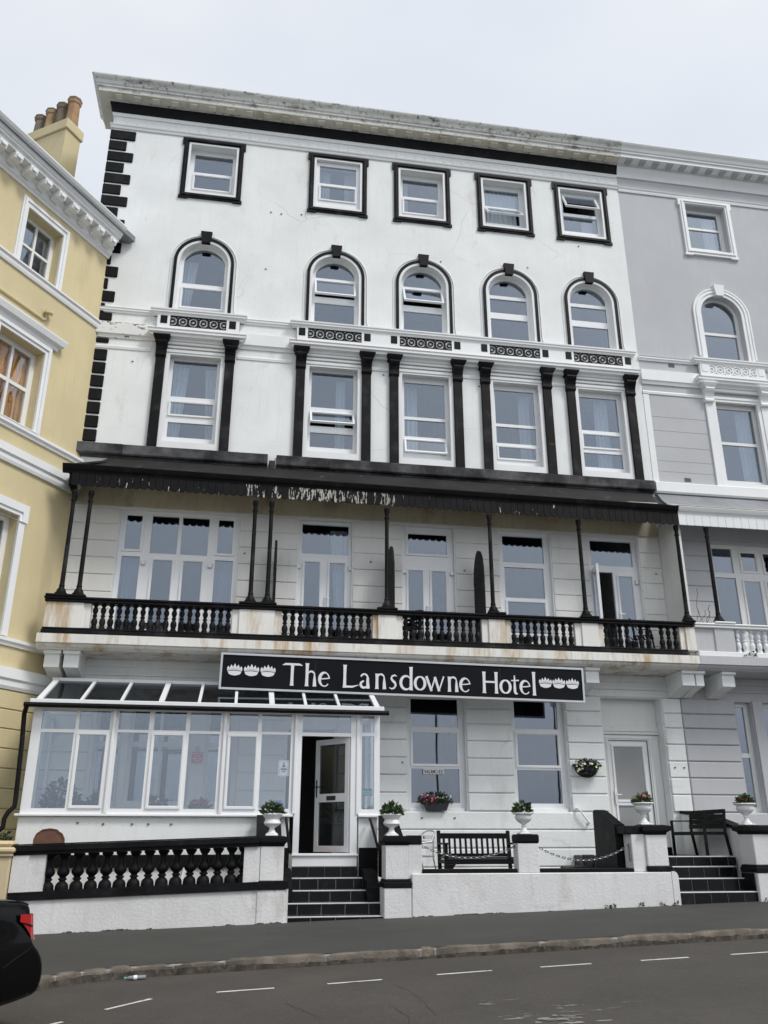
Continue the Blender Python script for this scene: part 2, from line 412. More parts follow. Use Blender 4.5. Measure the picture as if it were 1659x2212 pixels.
road = struct('road', strip(xs, lambda x: -70 if x < -9 else -17, lambda x: kerby(x)+.10, roadz, 10), 'asphalt_road')
struct('promenade', MB().box(-90, 90, -36, -17.05, -1.6, -.005), 'concrete')
struct('sea', MB().add([(-4000,-4000,-4),(4000,-4000,-4),(4000,-36,-4),(-4000,-36,-4)], [(0,1,2,3)]), 'sea')
# painted bay marks, each lying 4 mm above the asphalt
DASH = [((-2.0,-9.62),(-1.45,-9.06)),((-1.13,-8.61),(-.73,-8.19)),((-.07,-8.04),(.54,-7.99)),((1.12,-7.93),(1.74,-7.86)),((2.39,-7.75),(3.06,-7.68)),((3.66,-7.64),(4.31,-7.60)),((4.95,-7.58),(5.59,-7.54)),((6.17,-7.51),(6.82,-7.47)),((7.4,-7.44),(8.05,-7.4)),((8.65,-7.37),(9.3,-7.33))]
def flat(pts, lift=.004): return [(x, y, roadz(x, y)+lift) for x, y in pts]
for (a, b) in DASH:
    d = Vector((b[0]-a[0], b[1]-a[1])).normalized(); n_ = Vector((-d.y, d.x))*.028
    P = []
    for k in range(7):
        t = k/6; w1 = 1+random.uniform(-.12, .12)
        P.append((a[0]+(b[0]-a[0])*t, a[1]+(b[1]-a[1])*t, n_*w1))
    V = flat([(x+q.x, y+q.y) for x, y, q in P])+flat([(x-q.x, y-q.y) for x, y, q in P])
    part('bay_mark', MB().add(V, [(k, k+1, k+8, k+7) for k in range(6)]), 'line_paint', road)
def scuff(cx, cy, rx, ry, n=26, mt='road_scuff', nm='worn_patch', seed=0):
    rr = random.Random(seed); pts = []
    for k in range(n):
        a = 2*math.pi*k/n; q = rr.uniform(.45, 1.05); pts.append((cx+rx*q*math.cos(a), cy+ry*q*math.sin(a)))
    V = flat([(cx, cy)]+pts, .003); part(nm, MB().add(V, [(0, 1+k, 1+(k+1) % n) for k in range(n)]), mt, road)
rw0 = random.Random(21)
for k, (x, y, a, b, n) in enumerate([(2.95,-10.25,.30,.14,26),(2.47,-9.45,.12,.06,8),(3.2,-9.75,.16,.05,9),(2.72,-9.30,.2,.03,6),(2.6,-10.0,.18,.07,8),(3.4,-9.95,.25,.05,9),(3.75,-9.72,.2,.03,6)]):
    mb = MB()
    for q in range(n):
        cx, cy = x+rw0.gauss(0, a*.5), y+rw0.gauss(0, b*.6); m_ = 9; rx, ry = a*rw0.uniform(.08, .42), b*rw0.uniform(.08, .4)
        P = flat([(cx, cy)]+[(cx+rx*rw0.uniform(.4, 1.1)*math.cos(2*math.pi*t/m_), cy+ry*rw0.uniform(.4, 1.1)*math.sin(2*math.pi*t/m_)) for t in range(m_)], .002+.0002*q)
        mb.add(P, [(0, 1+t, 1+(t+1) % m_) for t in range(m_)])
    o = part('worn_patch', mb, 'road_scuff', road); o['kind'] = 'stuff'
def crack(pts, w=.006, seed=1):
    rr = random.Random(seed); P = []
    for a, b in zip(pts, pts[1:]):
        for k in range(7):
            t = k/7; P.append((a[0]+(b[0]-a[0])*t+rr.uniform(-.02, .02), a[1]+(b[1]-a[1])*t+rr.uniform(-.025, .025)))
    n = len(P); V = flat([(x-w*rr.uniform(.3, 1), y) for x, y in P], .0025)+flat([(x+w*rr.uniform(.3, 1), y+.003) for x, y in P], .0025)
    part('crack', MB().add(V, [(k, k+1, k+1+n, k+n) for k in range(n-1)]), 'asphalt_crack', road)
crack([(1.82,-8.2),(1.92,-8.6),(1.95,-9.2),(1.9,-9.9)], .0035, 1); crack([(1.58,-9.2),(1.66,-9.7),(1.62,-10.4)], .0035, 2)
crack([(.62,-8.8),(.76,-9.26),(.9,-9.6)], .004, 3); crack([(2.2,-7.0),(2.6,-7.2),(3.4,-7.1)], .004, 4)
# kerb stones
kb = MB(); V = []; F = []
for x in xs:
    y_ = kerby(x); zt_ = pave(x, y_)
    V += [(x, y_+.012, zt_-.20), (x, y_+.012, zt_-.018), (x, y_+.03, zt_-.008), (x, y_+.145, zt_-.006)]
for i in range(len(xs)-1):
    for j in range(3): F.append((i*4+j, i*4+j+1, (i+1)*4+j+1, (i+1)*4+j))
kerb = struct('kerb', kb.add(V, F), 'mortar')
J = [-4.1,-3.4,-2.75,-2.1,-1.87,-1.61,-1.33,-1.07,-.6,0,1.23,2.45,2.64,4.06,5.15,6.22,7.35,8.5,9.7,10.9,12.1]
for a, b in zip(J, J[1:]):
    pa = Vector((a, kerby(a), pave(a, kerby(a)))); pb = Vector((b, kerby(b), pave(b, kerby(b)))); d = pb-pa; Lk = d.length
    g = .006+random.random()*.008
    mb = MB(); n = max(3, int(Lk/.16)); V = []; F = []
    sec = [(0, -.20), (0, -.035), (.012, -.010), (.035, 0), (.13, .002), (.15, -.01), (.15, -.20)]
    for i in range(n+1):
        t = g+(Lk-2*g)*i/n; e = .005 if i in (0, n) else 0
        for (o_, z_) in sec:
            jx = random.uniform(-.006, .006) if -.1 < z_ < 0.001 else 0
            V.append((t, o_+jx+(e if o_ < .02 else 0), z_-e*(z_ > -.1)+jx*.6))
    m = len(sec)
    for i in range(n):
        for j in range(m-1): F.append((i*m+j, i*m+j+1, (i+1)*m+j+1, (i+1)*m+j))
    F += [tuple(range(m)), tuple(n*m+j for j in range(m))]
    mb.add(V, F)
    o = link('kerb_stone', mesh_of(mb, 'kerb_stone', 'granite', True), kerb, pa+Vector((0, 0, random.uniform(-.004, .004))))
    o.rotation_euler = (0, -math.atan2(d.z, math.hypot(d.x, d.y)), math.atan2(d.y, d.x))

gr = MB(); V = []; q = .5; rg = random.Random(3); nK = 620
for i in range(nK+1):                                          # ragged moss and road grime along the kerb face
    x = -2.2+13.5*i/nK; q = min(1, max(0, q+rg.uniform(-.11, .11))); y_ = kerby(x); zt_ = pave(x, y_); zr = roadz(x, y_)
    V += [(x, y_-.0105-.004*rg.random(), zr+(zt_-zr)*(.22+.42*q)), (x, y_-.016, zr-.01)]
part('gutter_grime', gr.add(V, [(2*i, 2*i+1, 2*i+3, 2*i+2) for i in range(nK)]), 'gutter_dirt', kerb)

# ================================================================== HOTEL
BC = [-1.545, 1.80, 4.12, 6.47, 8.74]                          # bay centres
XL, XR = -4.22, 9.93
hotel = thing('hotel_building', 'tall white stucco hotel with black painted trim, arched windows and an iron balcony', 'building', (3, 3, .3))
F1 = [(-2.85,-.25),(1.11,2.32),(3.51,4.72),(5.82,7.07),(8.05,9.30)]
holes = [rect(c-.63, c+.63, 17.35, 18.95) for c in BC]+[archp(c, .6, 13.70, 15.2) for c in BC]+[rect(c-.65, c+.65, 10.06, 12.5) for c in BC]
holes += [rect(a, b, 5.80 if i == 3 else 5.46, 8.45) for i, (a, b) in enumerate(F1)]
GW = [(3.58,4.84),(5.92,7.13)]
holes += [rect(a, b, 2.13, 4.50) for a, b in GW]+[rect(8.01, 9.45, 1.30, 4.58)]
CI = [(-2.87,-2.32,2.2),(-2.2,-.95,2.2),(-.66,-.10,2.2),(1.02,2.02,1.31)]
holes += [rect(a, b, z0, 4.2 if z0 > 2 else 3.75) for a, b, z0 in CI]
part('wall', MB().plate(rect(XL, XR, -.6, 20.05), holes, 0, .38), 'stucco', hotel)
# the rest of the shell, rooms left dark
sh = MB().box(XL, XL+.3, .38, 9, -.6, 20.2).box(XR-.3, XR, .38, 9, -.6, 20.2).box(XL, XR, 9, 9.3, -.6, 20.26)
part('shell', sh, 'stucco', hotel)
fl = MB()
for z0 in (1.0, 5.15, 9.55, 13.2, 16.7): fl.box(XL+.3, XR-.3, .38, 9, z0, z0+.25)
part('floor_slab', fl, 'interior', hotel)
rw = MB()
for x in (.2, 2.95, 5.3, 7.6): rw.box(x-.05, x+.05, .38, 9, -.5, 20)
rw.box(XL+.3, XR-.3, 4.0, 4.1, -.5, 20)
part('room_partition', rw, 'interior', hotel)
part('roof', MB().box(XL-.3, XR, -.3, 9.4, 20.25, 20.42), 'grey_lead', hotel)

# main cornice: mitred round the left corner
def mitre(x0, x1, ret):
    return [(x0, ret, -1, 0), (x0, 0, -1, -1), (x1, 0, 0, -1)]
co = [(0,19.96),(.12,19.96),(.14,20.02),(.40,20.03),(.40,20.13),(.44,20.15),(.44,20.20),(.47,20.22),(.50,20.30),(.56,20.36),(.58,20.40),(.58,20.43),(0,20.43)]
part('cornice', MB().sweep(co, mitre(XL, XR, .95)), 'cornice', hotel)
sf = [(.145,20.012),(.398,20.012),(.398,20.029),(.145,20.029)]
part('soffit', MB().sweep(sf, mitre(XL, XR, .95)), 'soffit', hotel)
cof = mesh_of(MB().cbox(-.10,.10,-.085,.085,-.045,.012,.006), 'soffit_block', 'soffit')
for i in range(29): link('soffit_block', cof, hotel, (XL+.1+i*.49, -.27, 20.003))
bt = MB()                                                      # broken flashing and growth along the top edge
for i in range(60):
    x = random.uniform(XL-.4, XR-.6); w = random.uniform(.03, .14); h = random.uniform(.008, .028)
    bt.cbox(x, x+w, -.56+random.uniform(0, .06), -.3, 20.43, 20.43+h, .006)
bt.cbox(-2.9, -2.1, -.5, -.1, 20.432, 20.475, .01)
o = part('flashing', bt, 'cornice', hotel); o['kind'] = 'stuff'
part('black_cove', MB().sweep([(0,19.67),(.05,19.67),(.065,19.76),(.10,19.87),(.13,19.955),(0,19.955)], [(XL, .5, -1, 0), (XL, 0, -1, -1), (XR, 0, 0, -1)]), 'black_paint', hotel)
part('fillet', MB().sweep([(0,19.58),(.03,19.58),(.04,19.63),(.055,19.665),(0,19.665)], [(XL, .5, -1, 0), (XL, 0, -1, -1), (XR, 0, 0, -1)]), 'trim_white', hotel)
part('architrave_moulding', MB().sweep([(0,19.17),(.03,19.17),(.045,19.21),(.03,19.235),(.06,19.26),(.07,19.29),(0,19.29)], [(XL, .5, -1, 0), (XL, 0, -1, -1), (XR, 0, 0, -1)]), 'trim_white', hotel)
dn = mesh_of(MB().cbox(-.03,.03,-.012,.0,-.07,.07,.004), 'dentil', 'trim_white')
for i in range(52): link('dentil', dn, hotel, (XL+.35+i*.27, 0, 19.46))

# quoins
def quoin(x1, z0, z1, short):
    part('quoin', MB().cbox(XL-.03, x1, -.035, .30, z0+.02, z1-.02, .018), 'black_paint', hotel)
z = 19.13; k = 0
while z > 13.75:
    quoin(-3.60 if k % 2 == 0 else -3.80, z-.345, z, k % 2); z -= .358; k += 1
quoin(-3.60, 13.24, 13.5, 0); quoin(-3.60, 12.62, 12.79, 0)
z = 12.48
while z > 10.1: quoin(-3.60, z-.345, z, 0); z -= .352

# top floor windows
def eared(c, hw, z0, z1, w):
    o_ = [(c-hw-.045,z1),(c-hw-.045,z1-.22),(c-hw,z1-.22),(c-hw,z0+.05),(c-hw-.03,z0+.05),(c-hw-.03,z0-.03),(c-hw+.2,z0-.03),(c-hw+.2,z0),
          (c+hw-.2,z0),(c+hw-.2,z0-.03),(c+hw+.03,z0-.03),(c+hw+.03,z0+.05),(c+hw,z0+.05),(c+hw,z1-.22),(c+hw+.045,z1-.22),(c+hw+.045,z1)]
    return o_
TF = [(.20, 0, 0), (.06, 0, 0), (.20, 0, 0), (.20, 0, R(-38)), (.13, R(-24), 0)]
for i, c in enumerate(BC):
    part('window_surround', MB().plate(eared(c, .785, 17.17, 19.12, .17), [rect(c-.66, c+.66, 17.31, 18.99)], -.05, -.002), 'black_worn', hotel)
    part('window_surround_bead', MB().plate(rect(c-.745, c+.745, 17.22, 19.06), [rect(c-.70, c+.70, 17.27, 19.02)], -.075, -.051), 'black_worn', hotel)
    part('window_lining', MB().plate(rect(c-.655, c+.655, 17.315, 18.985), [rect(c-.60, c+.60, 17.38, 18.93)], -.035, .05), 'trim_white', hotel)
    yw, t1, t2 = TF[i]
    w = .50
    up = rect(c-w, c+w, 18.21, 18.80); lo = rect(c-w+.04, c+w-.04, 17.68, 18.09)
    if i == 4: Ls = [(rect(c-w+.05, c+w-.05, 18.26, 18.78), True, t1), (rect(c-w, c+w, 17.60, 18.12),)]
    elif i == 3: Ls = [(up,), (lo, True, t2)]
    else: Ls = [(up,), (lo, True, 0)]
    window(hotel, rect(c-.632, c+.632, 17.35, 18.952), Ls, yw)

# arched windows with black bands, keystones and white drip lines
for i, c in enumerate(BC):
    def ring(a, b, y0, zb):
        return MB().plate([(c-b,zb),(c-a,zb)]+[(c-a*math.cos(math.pi*t/24), 15.2+a*math.sin(math.pi*t/24)) for t in range(25)]+[(c+a,zb),(c+b,zb)]+[(c+b*math.cos(math.pi*t/24), 15.2+b*math.sin(math.pi*t/24)) for t in range(25)], [], y0, -.001)
    part('arch_band', ring(.672, .745, -.05, 13.66), 'black_paint', hotel)
    part('arch_moulding', ring(.603, .668, -.03, 13.66), 'trim_white', hotel)
    q = []
    for sgn in (-1, 1):
        pts = [(c+sgn*.90, 13.68), (c+sgn*.87, 13.74), (c+sgn*.83, 13.82), (c+sgn*.815, 13.95), (c+sgn*.815, 15.2)]
        q.append(pts)
    arc = [(c-.815*math.cos(math.pi*t/24), 15.2+.815*math.sin(math.pi*t/24)) for t in range(1, 24)]
    path = q[0]+arc+q[1][::-1]
    part('drip_line', MB().tube([(x, -.006, zz) for x, zz in path], .016, 6), 'trim_white', hotel, True)
    part('keystone', MB().add([(c-.145,-.09,16.11),(c+.145,-.09,16.11),(c+.105,-.09,15.77),(c-.105,-.09,15.77),(c-.145,.0,16.11),(c+.145,.0,16.11),(c+.105,.04,15.79),(c-.105,.04,15.79)],
         [(0,1,2,3),(4,5,6,7),(0,1,5,4),(1,2,6,5),(2,3,7,6),(3,0,4,7)]), 'black_paint', hotel)
    hw = .51
    if i == 0: Ls = [(seglight(c, hw, 14.66, 15.2, .53),), (rect(c-hw+.03, c+hw-.03, 13.98, 14.50), True, 0)]
    elif i in (1, 2): Ls = [(seglight(c, hw, 15.22, 15.2, .53),), (rect(c-hw+.03, c+hw-.03, 14.68, 15.10), True, R(-16 if i == 1 else -22)), (rect(c-hw, c+hw, 13.88, 14.46),)]
    else: Ls = [(seglight(c, hw, 15.22, 15.2, .53),), (rect(c-hw, c+hw, 14.68, 15.12),), (rect(c-hw, c+hw, 13.88, 14.50),)]
    window(hotel, archp(c, .602, 13.70, 15.2), Ls, .17)

# string courses, hoods and pierced balconettes
def moulding(name, prof, x0, x1, mt='trim_white', ends=True, root=None):
    o0 = 0
    return part(name, MB().sweep(prof, [(x0, 0, -1, 0), (x0, 0, -1, -1), (x1, 0, 1, -1), (x1, 0, 1, 0)] if ends else [(x0, 0, 0, -1), (x1, 0, 0, -1)]), mt, root or hotel)
P_string = [(0,13.50),(.03,13.50),(.04,13.54),(.06,13.56),(.06,13.60),(.075,13.62),(0,13.62)]
P_band = [(0,12.79),(.03,12.79),(.05,12.86),(.08,12.89),(.08,13.20),(0,13.22)]
P_thin = [(0,12.50),(.02,12.50),(.03,12.56),(.02,12.59),(0,12.59)]
for (a, b, pe) in ((XL, -2.53, True), (-.56, .84, False)):
    moulding('string_course', P_string, a, b, 'trim_white', False)
    moulding('band_course', P_band, a, b, 'peeling' if pe else 'trim_white', False)
    moulding('thin_moulding', P_thin, a, b-.08, 'trim_white', False)
for a, b in ((2.72, 3.2), (5.02, 5.56), (7.37, 7.81)): moulding('thin_moulding', P_thin, a, b, 'trim_white', False)
P_hood = [(0,12.80),(.10,12.80),(.12,12.85),(.20,12.88),(.21,12.93),(.25,12.96),(.25,13.01),(.27,13.04),(0,13.06)]
P_top = [(0,13.50),(.13,13.50),(.14,13.54),(.18,13.56),(.18,13.60),(.20,13.62),(.20,13.655),(0,13.67)]
def balconette(root, x0, x1, cs, mtf='trim_white', grille='black_paint', sq='black_paint', z=0):
    moulding('hood_moulding', P_hood, x0+.18, x1-.18, mtf, True, root)
    hs_ = [rect(c-.675, c+.675, 13.195, 13.495) for c in cs]
    part('balconette_panel', MB().plate(rect(x0+.10, x1-.10, 13.05, 13.505), hs_, -.13, -.04), mtf, root)
    moulding('balconette_rail', P_top, x0+.12, x1-.12, mtf, True, root)
    for c in cs:
        gb = MB(); n = 6; st = 1.35/5.5
        for j in range(n):
            cx = c-.675+st*(j+.25)
            for r0, r1, yo in ((.072, .043, -.128), (.152, .118, -.125-.002*(j % 2))):
                out = []; inn = []
                for t in range(20):
                    a = 2*math.pi*t/20; out.append((cx+r0*math.cos(a), 13.345+r0*math.sin(a))); inn.append((cx+r1*math.cos(a), 13.345+r1*math.sin(a)))
                out = [(min(max(x, c-.672), c+.672), min(max(zz, 13.20), 13.49)) for x, zz in out]
                inn = [(min(max(x, c-.669), c+.669), min(max(zz, 13.203), 13.487)) for x, zz in inn]
                gb.plate(out, [inn], yo, -.102)
        gb.box(c-.674, c+.674, -.122, -.102, 13.196, 13.213).box(c-.674, c+.674, -.122, -.102, 13.477, 13.494)
        part('added_grille_back', MB().box(c-.6745, c+.6745, -.10, -.06, 13.1955, 13.4945), 'trim_white', root)  # white plate added close behind the rings so the gaps catch light
        part('pierced_grille', gb, grille, root)
        for d in (-.82, .82): part('square_panel', MB().cbox(c+d-.082, c+d+.082, -.142, -.128, 13.255, 13.475, .006), sq, root)
balconette(hotel, -2.62, -.46, BC[:1]); balconette(hotel, .76, 9.72, BC[1:])

# second floor windows between scrolled pilasters
SF = ['a', 'a', 'b', 'b', 'c']
def pilaster(root, x, mt, shaft=True):
    if shaft: part('pilaster', MB().cbox(x-.11, x+.11, -.09, -.001, 9.975, 12.40, .008), mt, root)
    # scrolled bracket: profile in depth,height
    pr = [(0,12.36),(-.10,12.36),(-.125,12.38),(-.13,12.42),(-.11,12.46),(-.115,12.52),(-.15,12.60),(-.20,12.66),(-.225,12.71),(-.21,12.75),(0,12.75)]
    part('scroll_bracket', MB().prism(pr, 'x', x-.125, x+.125), mt, root)
    part('capital', MB().sweep([(0,12.75),(.02,12.75),(.05,12.80),(.08,12.86),(.08,12.885),(0,12.885)], [(x-.12,-.001,-1,0),(x-.12,-.19,-1,-1),(x+.12,-.19,1,-1),(x+.12,-.001,1,0)]).box(x-.119, x+.119, -.19, -.001, 12.751, 12.884), mt, root)
for i, c in enumerate(BC):
    pilaster(hotel, c-.815, 'black_worn'); pilaster(hotel, c+.815, 'black_worn')
    part('window_architrave', MB().plate(rect(c-.70, c+.70, 10.0, 12.56), [rect(c-.60, c+.60, 10.17, 12.47)], -.03, .06), 'trim_white', hotel)
    part('window_head', MB().cbox(c-.69, c+.69, -.05, -.031, 12.52, 12.60, .006).cbox(c-.68, c+.68, -.06, -.001, 12.63, 12.70, .01).cbox(c-.68, c+.68, -.09, -.001, 12.72, 12.795, .012), 'trim_white', hotel)
    t = SF[i]; w = .52
    if t == 'a': Ls = [(rect(c-w, c+w, 11.44, 12.42),), (rect(c-w+.03, c+w-.03, 10.97, 11.27), True, R(-26) if i == 1 else 0), (rect(c-w, c+w, 10.37, 10.76),)]
    elif t == 'b': Ls = [(rect(c-w, c+w, 11.38, 12.34),), (rect(c-w, c+w, 10.84, 11.30),), (rect(c-w+.04, c+w-.04, 10.43, 10.72), True, R(-12) if i == 2 else 0)]
    else: Ls = [(rect(c-w, c+w, 11.38, 12.34),), (rect(c-w+.03, c+w-.03, 10.91, 11.25), True, 0), (rect(c-w, c+w, 10.35, 10.75),)]
    window(hotel, rect(c-.652, c+.652, 10.06, 12.502), Ls, .16)
# black sill course
P_sill = [(0,9.66),(.05,9.66),(.06,9.70),(.13,9.71),(.15,9.74),(.15,9.96),(.13,9.975),(0,9.985)]
moulding('sill_course', P_sill, XL, -2.98, 'black_sill', False)
part('sill_course', MB().sweep([(a+.03 if a else 0, b-.02) for a, b in P_sill], [(-2.97,0,0,-1),(.30,0,0,-1)]), 'black_sill', hotel)
part('sill_course', MB().sweep([(a+.02 if a else 0, b-.02) for a, b in P_sill], [(.50,0,0,-1),(9.88,0,0,-1)]), 'black_sill', hotel)
part('hopper', MB().add([(.33,-.2,9.78),(.47,-.2,9.78),(.47,0,9.78),(.33,0,9.78),(.37,-.14,9.60),(.43,-.14,9.60),(.43,0,9.60),(.37,0,9.60)], [(0,1,2,3),(4,5,6,7),(0,1,5,4),(1,2,6,5),(2,3,7,6),(3,0,4,7)]), 'black_sill', hotel)

# ------------------------------------------------------------------ veranda canopy over the balcony
def ct(x): return -.0065*(x+3.9)
def canopy(root, x0, x1, hipL, hipR, mt, board_mt, gut_mt, tilt=True):
    prof = [(-.02,9.66),(-.12,9.62),(-.30,9.42),(-.55,9.22),(-.80,9.09),(-1.02,9.02)]
    tf = ct if tilt else (lambda x: ct(9.93))
    V = []; F = []; m = len(prof)
    for side in (0, 1):
        for j, (y, zz) in enumerate(prof):
            t = j/(m-1)
            x = (x0+hipL*(1-t**.8)) if side == 0 else (x1-hipR*(1-t))
            V.append((x, y, zz+tf(x)*t))
    F = [(j, j+1, m+j+1, m+j) for j in range(m-1)]
    n = len(V); V += [(a, b, c-.03) for a, b, c in V]; F += [tuple(i+n for i in f) for f in F]
    for j in range(m-1): F += [(j, j+1, j+1+n, j+n), (m+j, m+j+1, m+j+1+n, m+j+n)]
    F += [(m-1, 2*m-1, 2*m-1+n, m-1+n), (0, m, m+n, n)]
    part('canopy_roof', MB().add(V, F), mt, root, True)
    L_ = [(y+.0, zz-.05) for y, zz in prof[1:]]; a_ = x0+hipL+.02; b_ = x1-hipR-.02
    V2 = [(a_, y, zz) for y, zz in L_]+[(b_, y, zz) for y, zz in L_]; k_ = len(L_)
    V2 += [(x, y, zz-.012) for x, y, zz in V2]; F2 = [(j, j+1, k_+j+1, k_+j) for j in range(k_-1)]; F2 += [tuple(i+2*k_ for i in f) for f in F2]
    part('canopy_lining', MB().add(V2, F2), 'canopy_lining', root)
    def gsec(x):
        d = tf(x); return [(x,-.90,8.86+d),(x,-.97,8.86+d),(x,-.985,8.90+d),(x,-1.02,8.93+d),(x,-1.04,8.97+d),(x,-1.06,9.015+d),(x,-1.06,9.03+d),(x,-.90,9.03+d)]
    a, b = gsec(x0-.05 if hipL else x0), gsec(x1)
    part('eaves_gutter', MB().add(a+b, [(i, (i+1) % 8, (i+1) % 8+8, i+8) for i in range(8)]+[tuple(range(8)), tuple(range(8, 16))]), gut_mt, root)
    d0 = tf((x0+x1)/2)
    return tf
tf = canopy(hotel, -3.95, 9.93, 1.0, .22, 'canopy_lead', 'black_peel', 'black_paint')
# hipped end of the canopy and the closing panel under it
part('canopy_hip', MB().add([(-3.95,-1.02,9.02),(-2.97,-.02,9.66),(-3.95,-.02,9.02),(-3.95,-1.02,8.99),(-2.97,-.02,9.60),(-3.95,-.02,8.99)], [(0,1,2),(3,4,5),(0,1,4,3),(1,2,5,4),(2,0,3,5)]), 'canopy_lead', hotel)
bw = .158; nb = int((9.93+3.83)/bw)
def board(seed, mt):
    w = bw/2-.004; pr = [(-w,0),(-w,-.25),(-w+.02,-.275),(-w+.05,-.288),(w-.05,-.288),(w-.02,-.275),(w,-.25),(w,0)]
    return mesh_of(MB().plate(pr, [], -.011, .011), 'valance_board', mt)
bl, bp_, bh = board(0, 'black_paint'), board(1, 'black_peel'), board(2, 'black_peel_heavy')
for i in range(nb):
    x = -3.80+bw*(i+.5)
    hv = -.2 < x < 3.3; md = -3 < x < 6.5
    me = bh if hv and random.random() < .62 else (bp_ if (md and random.random() < .5) or random.random() < .3 else bl)
    o = link('valance_board', me, hotel, (x, -.958+random.uniform(-.003, .003), 8.862+tf(x)))
    o.rotation_euler = (random.uniform(-.02, .02), 0, 0)
part('valance_rail', MB().add([(-3.83,-.94,8.86),(9.9,-.94,8.86+tf(9.9)),(9.9,-.94,8.62+tf(9.9)),(-3.83,-.94,8.62),(-3.83,-.92,8.86),(9.9,-.92,8.86+tf(9.9)),(9.9,-.92,8.62+tf(9.9)),(-3.83,-.92,8.62)], [(0,1,2,3),(4,5,6,7),(0,1,5,4),(1,2,6,5),(2,3,7,6),(3,0,4,7)]), 'black_paint', hotel)
part('canopy_end_panel', MB().add([(-3.85,-.96,8.58),(-3.85,-.96,8.99),(-3.85,-.02,8.99),(-3.85,-.02,8.58),(-3.83,-.96,8.58),(-3.83,-.96,8.99),(-3.83,-.02,8.99),(-3.83,-.02,8.58)], [(0,1,2,3),(4,5,6,7),(0,1,5,4),(1,2,6,5),(2,3,7,6),(3,0,4,7)]), 'black_paint', hotel)
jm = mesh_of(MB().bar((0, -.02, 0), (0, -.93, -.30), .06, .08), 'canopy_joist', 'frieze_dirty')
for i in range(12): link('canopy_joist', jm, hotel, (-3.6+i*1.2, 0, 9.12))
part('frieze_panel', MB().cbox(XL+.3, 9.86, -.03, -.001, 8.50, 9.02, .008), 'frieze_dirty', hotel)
# iron columns
cp = [(.125,0),(.125,.05),(.10,.07),(.095,.10),(.06,.16),(.052,.19),(.06,.21),(.05,.23),(.047,.27),(.042,2.05),(.055,2.06),(.055,2.09),(.042,2.10),(.045,2.18),(.06,2.22),(.06,2.30)]
cmz = MB().lathe(cp, seg=14).cbox(-.13,.13,-.13,.13,-.045,.0,.008)
colm = mesh_of(cmz, 'iron_column', 'black_worn', True)
for x in (-3.71, -3.37, .08, .43, 2.98, 5.34, 7.47, 9.89): link('iron_column', colm, hotel, (x, -.88, 6.185))
part('wing_wall', MB().cbox(9.875, 10.03, -.82, -.001, 5.42, 8.72, .006), 'stucco_balcony', hotel)

# ------------------------------------------------------------------ balcony
part('balcony_slab', MB().add([], []).prism([(0,5.09),(-.90,5.09),(-.94,5.12),(-.97,5.13),(-1.0,5.165),(-1.0,5.19),(-1.06,5.20),(-1.06,5.375),(-.98,5.385),(0,5.44)], 'x', -4.02, 9.95), 'stained_stucco', hotel)
part('balcony_plinth', MB().cbox(-3.97, 9.72, -1.02, -.80, 5.386, 5.47, .012).cbox(-3.96, 9.76, -1.0, -.82, 5.471, 5.52, .014), 'black_worn', hotel)
part('balcony_rail', MB().cbox(-3.97, 9.93, -1.03, -.79, 6.03, 6.085, .014).cbox(-3.99, 9.95, -1.05, -.77, 6.086, 6.14, .018), 'black_paint', hotel)
PR = [(-3.95,-3.07,-3.95,-3.21),(-.27,.74,-.13,.61),(2.66,3.30,2.77,3.17),(5.04,5.69,5.19,5.56),(7.15,7.81,7.30,7.69),(9.61,9.97,9.74,9.97)]
for a, b, c_, d in PR:
    part('balcony_pier', MB().cbox(a, b, -.955, -.84, 5.515, 6.035, .008).cbox(c_, d, -.99, -.82, 5.50, 6.04, .008), 'stained_stucco', hotel)
    part('rail_block', MB().cbox(c_-.02, d+.02, -1.065, -.765, 6.135, 6.185, .015), 'black_paint', hotel)
bpr = [(.062,0),(.062,.045),(.045,.055),(.05,.085),(.064,.14),(.058,.19),(.036,.235),(.032,.25),(.047,.262),(.047,.285),(.032,.298),(.036,.32),(.056,.37),(.052,.41),(.034,.45),(.03,.462),(.05,.475),(.05,.50),(.06,.505),(.06,.52)]
balm = mesh_of(MB().lathe(bpr, seg=10), 'baluster', 'black_worn', True)
for (a, b), n in (((-3.07,-.27),18),((.74,2.66),12),((3.30,5.04),11),((5.69,7.15),9),((7.81,9.61),11)):
    for i in range(n):
        if (a > 7 and i in (4, 7)): continue
        link('baluster', balm, hotel, (a+(b-a)*(i+.5)/n, -.90, 5.515))
part('string_frieze', MB().cbox(XL+.3, 9.9, -.03, -.001, 4.93, 5.088, .008).cbox(XL+.3, 9.9, -.05, -.001, 4.76, 4.80, .006).cbox(XL+.3, 9.9, -.035, -.001, 4.60, 4.635, .006), 'stucco', hotel)
def console(root, x0, x1, mt):
    pr = [(0,4.60),(-.12,4.60),(-.30,4.66),(-.55,4.72),(-.80,4.76),(-.80,5.0),(-.84,5.02),(-.84,5.088),(0,5.088)]
    part('console_bracket', MB().prism(pr, 'x', x0, x1).cbox(x0-.02, x1+.02, -.86, -.0, 5.02, 5.087, .006), mt, root)
for a, b in ((-3.87,-3.58),(-3.50,-3.21),(.05,.35),(2.82,3.12),(5.2,5.5),(7.38,7.68),(9.62,9.92)): console(hotel, a, b, 'stucco')

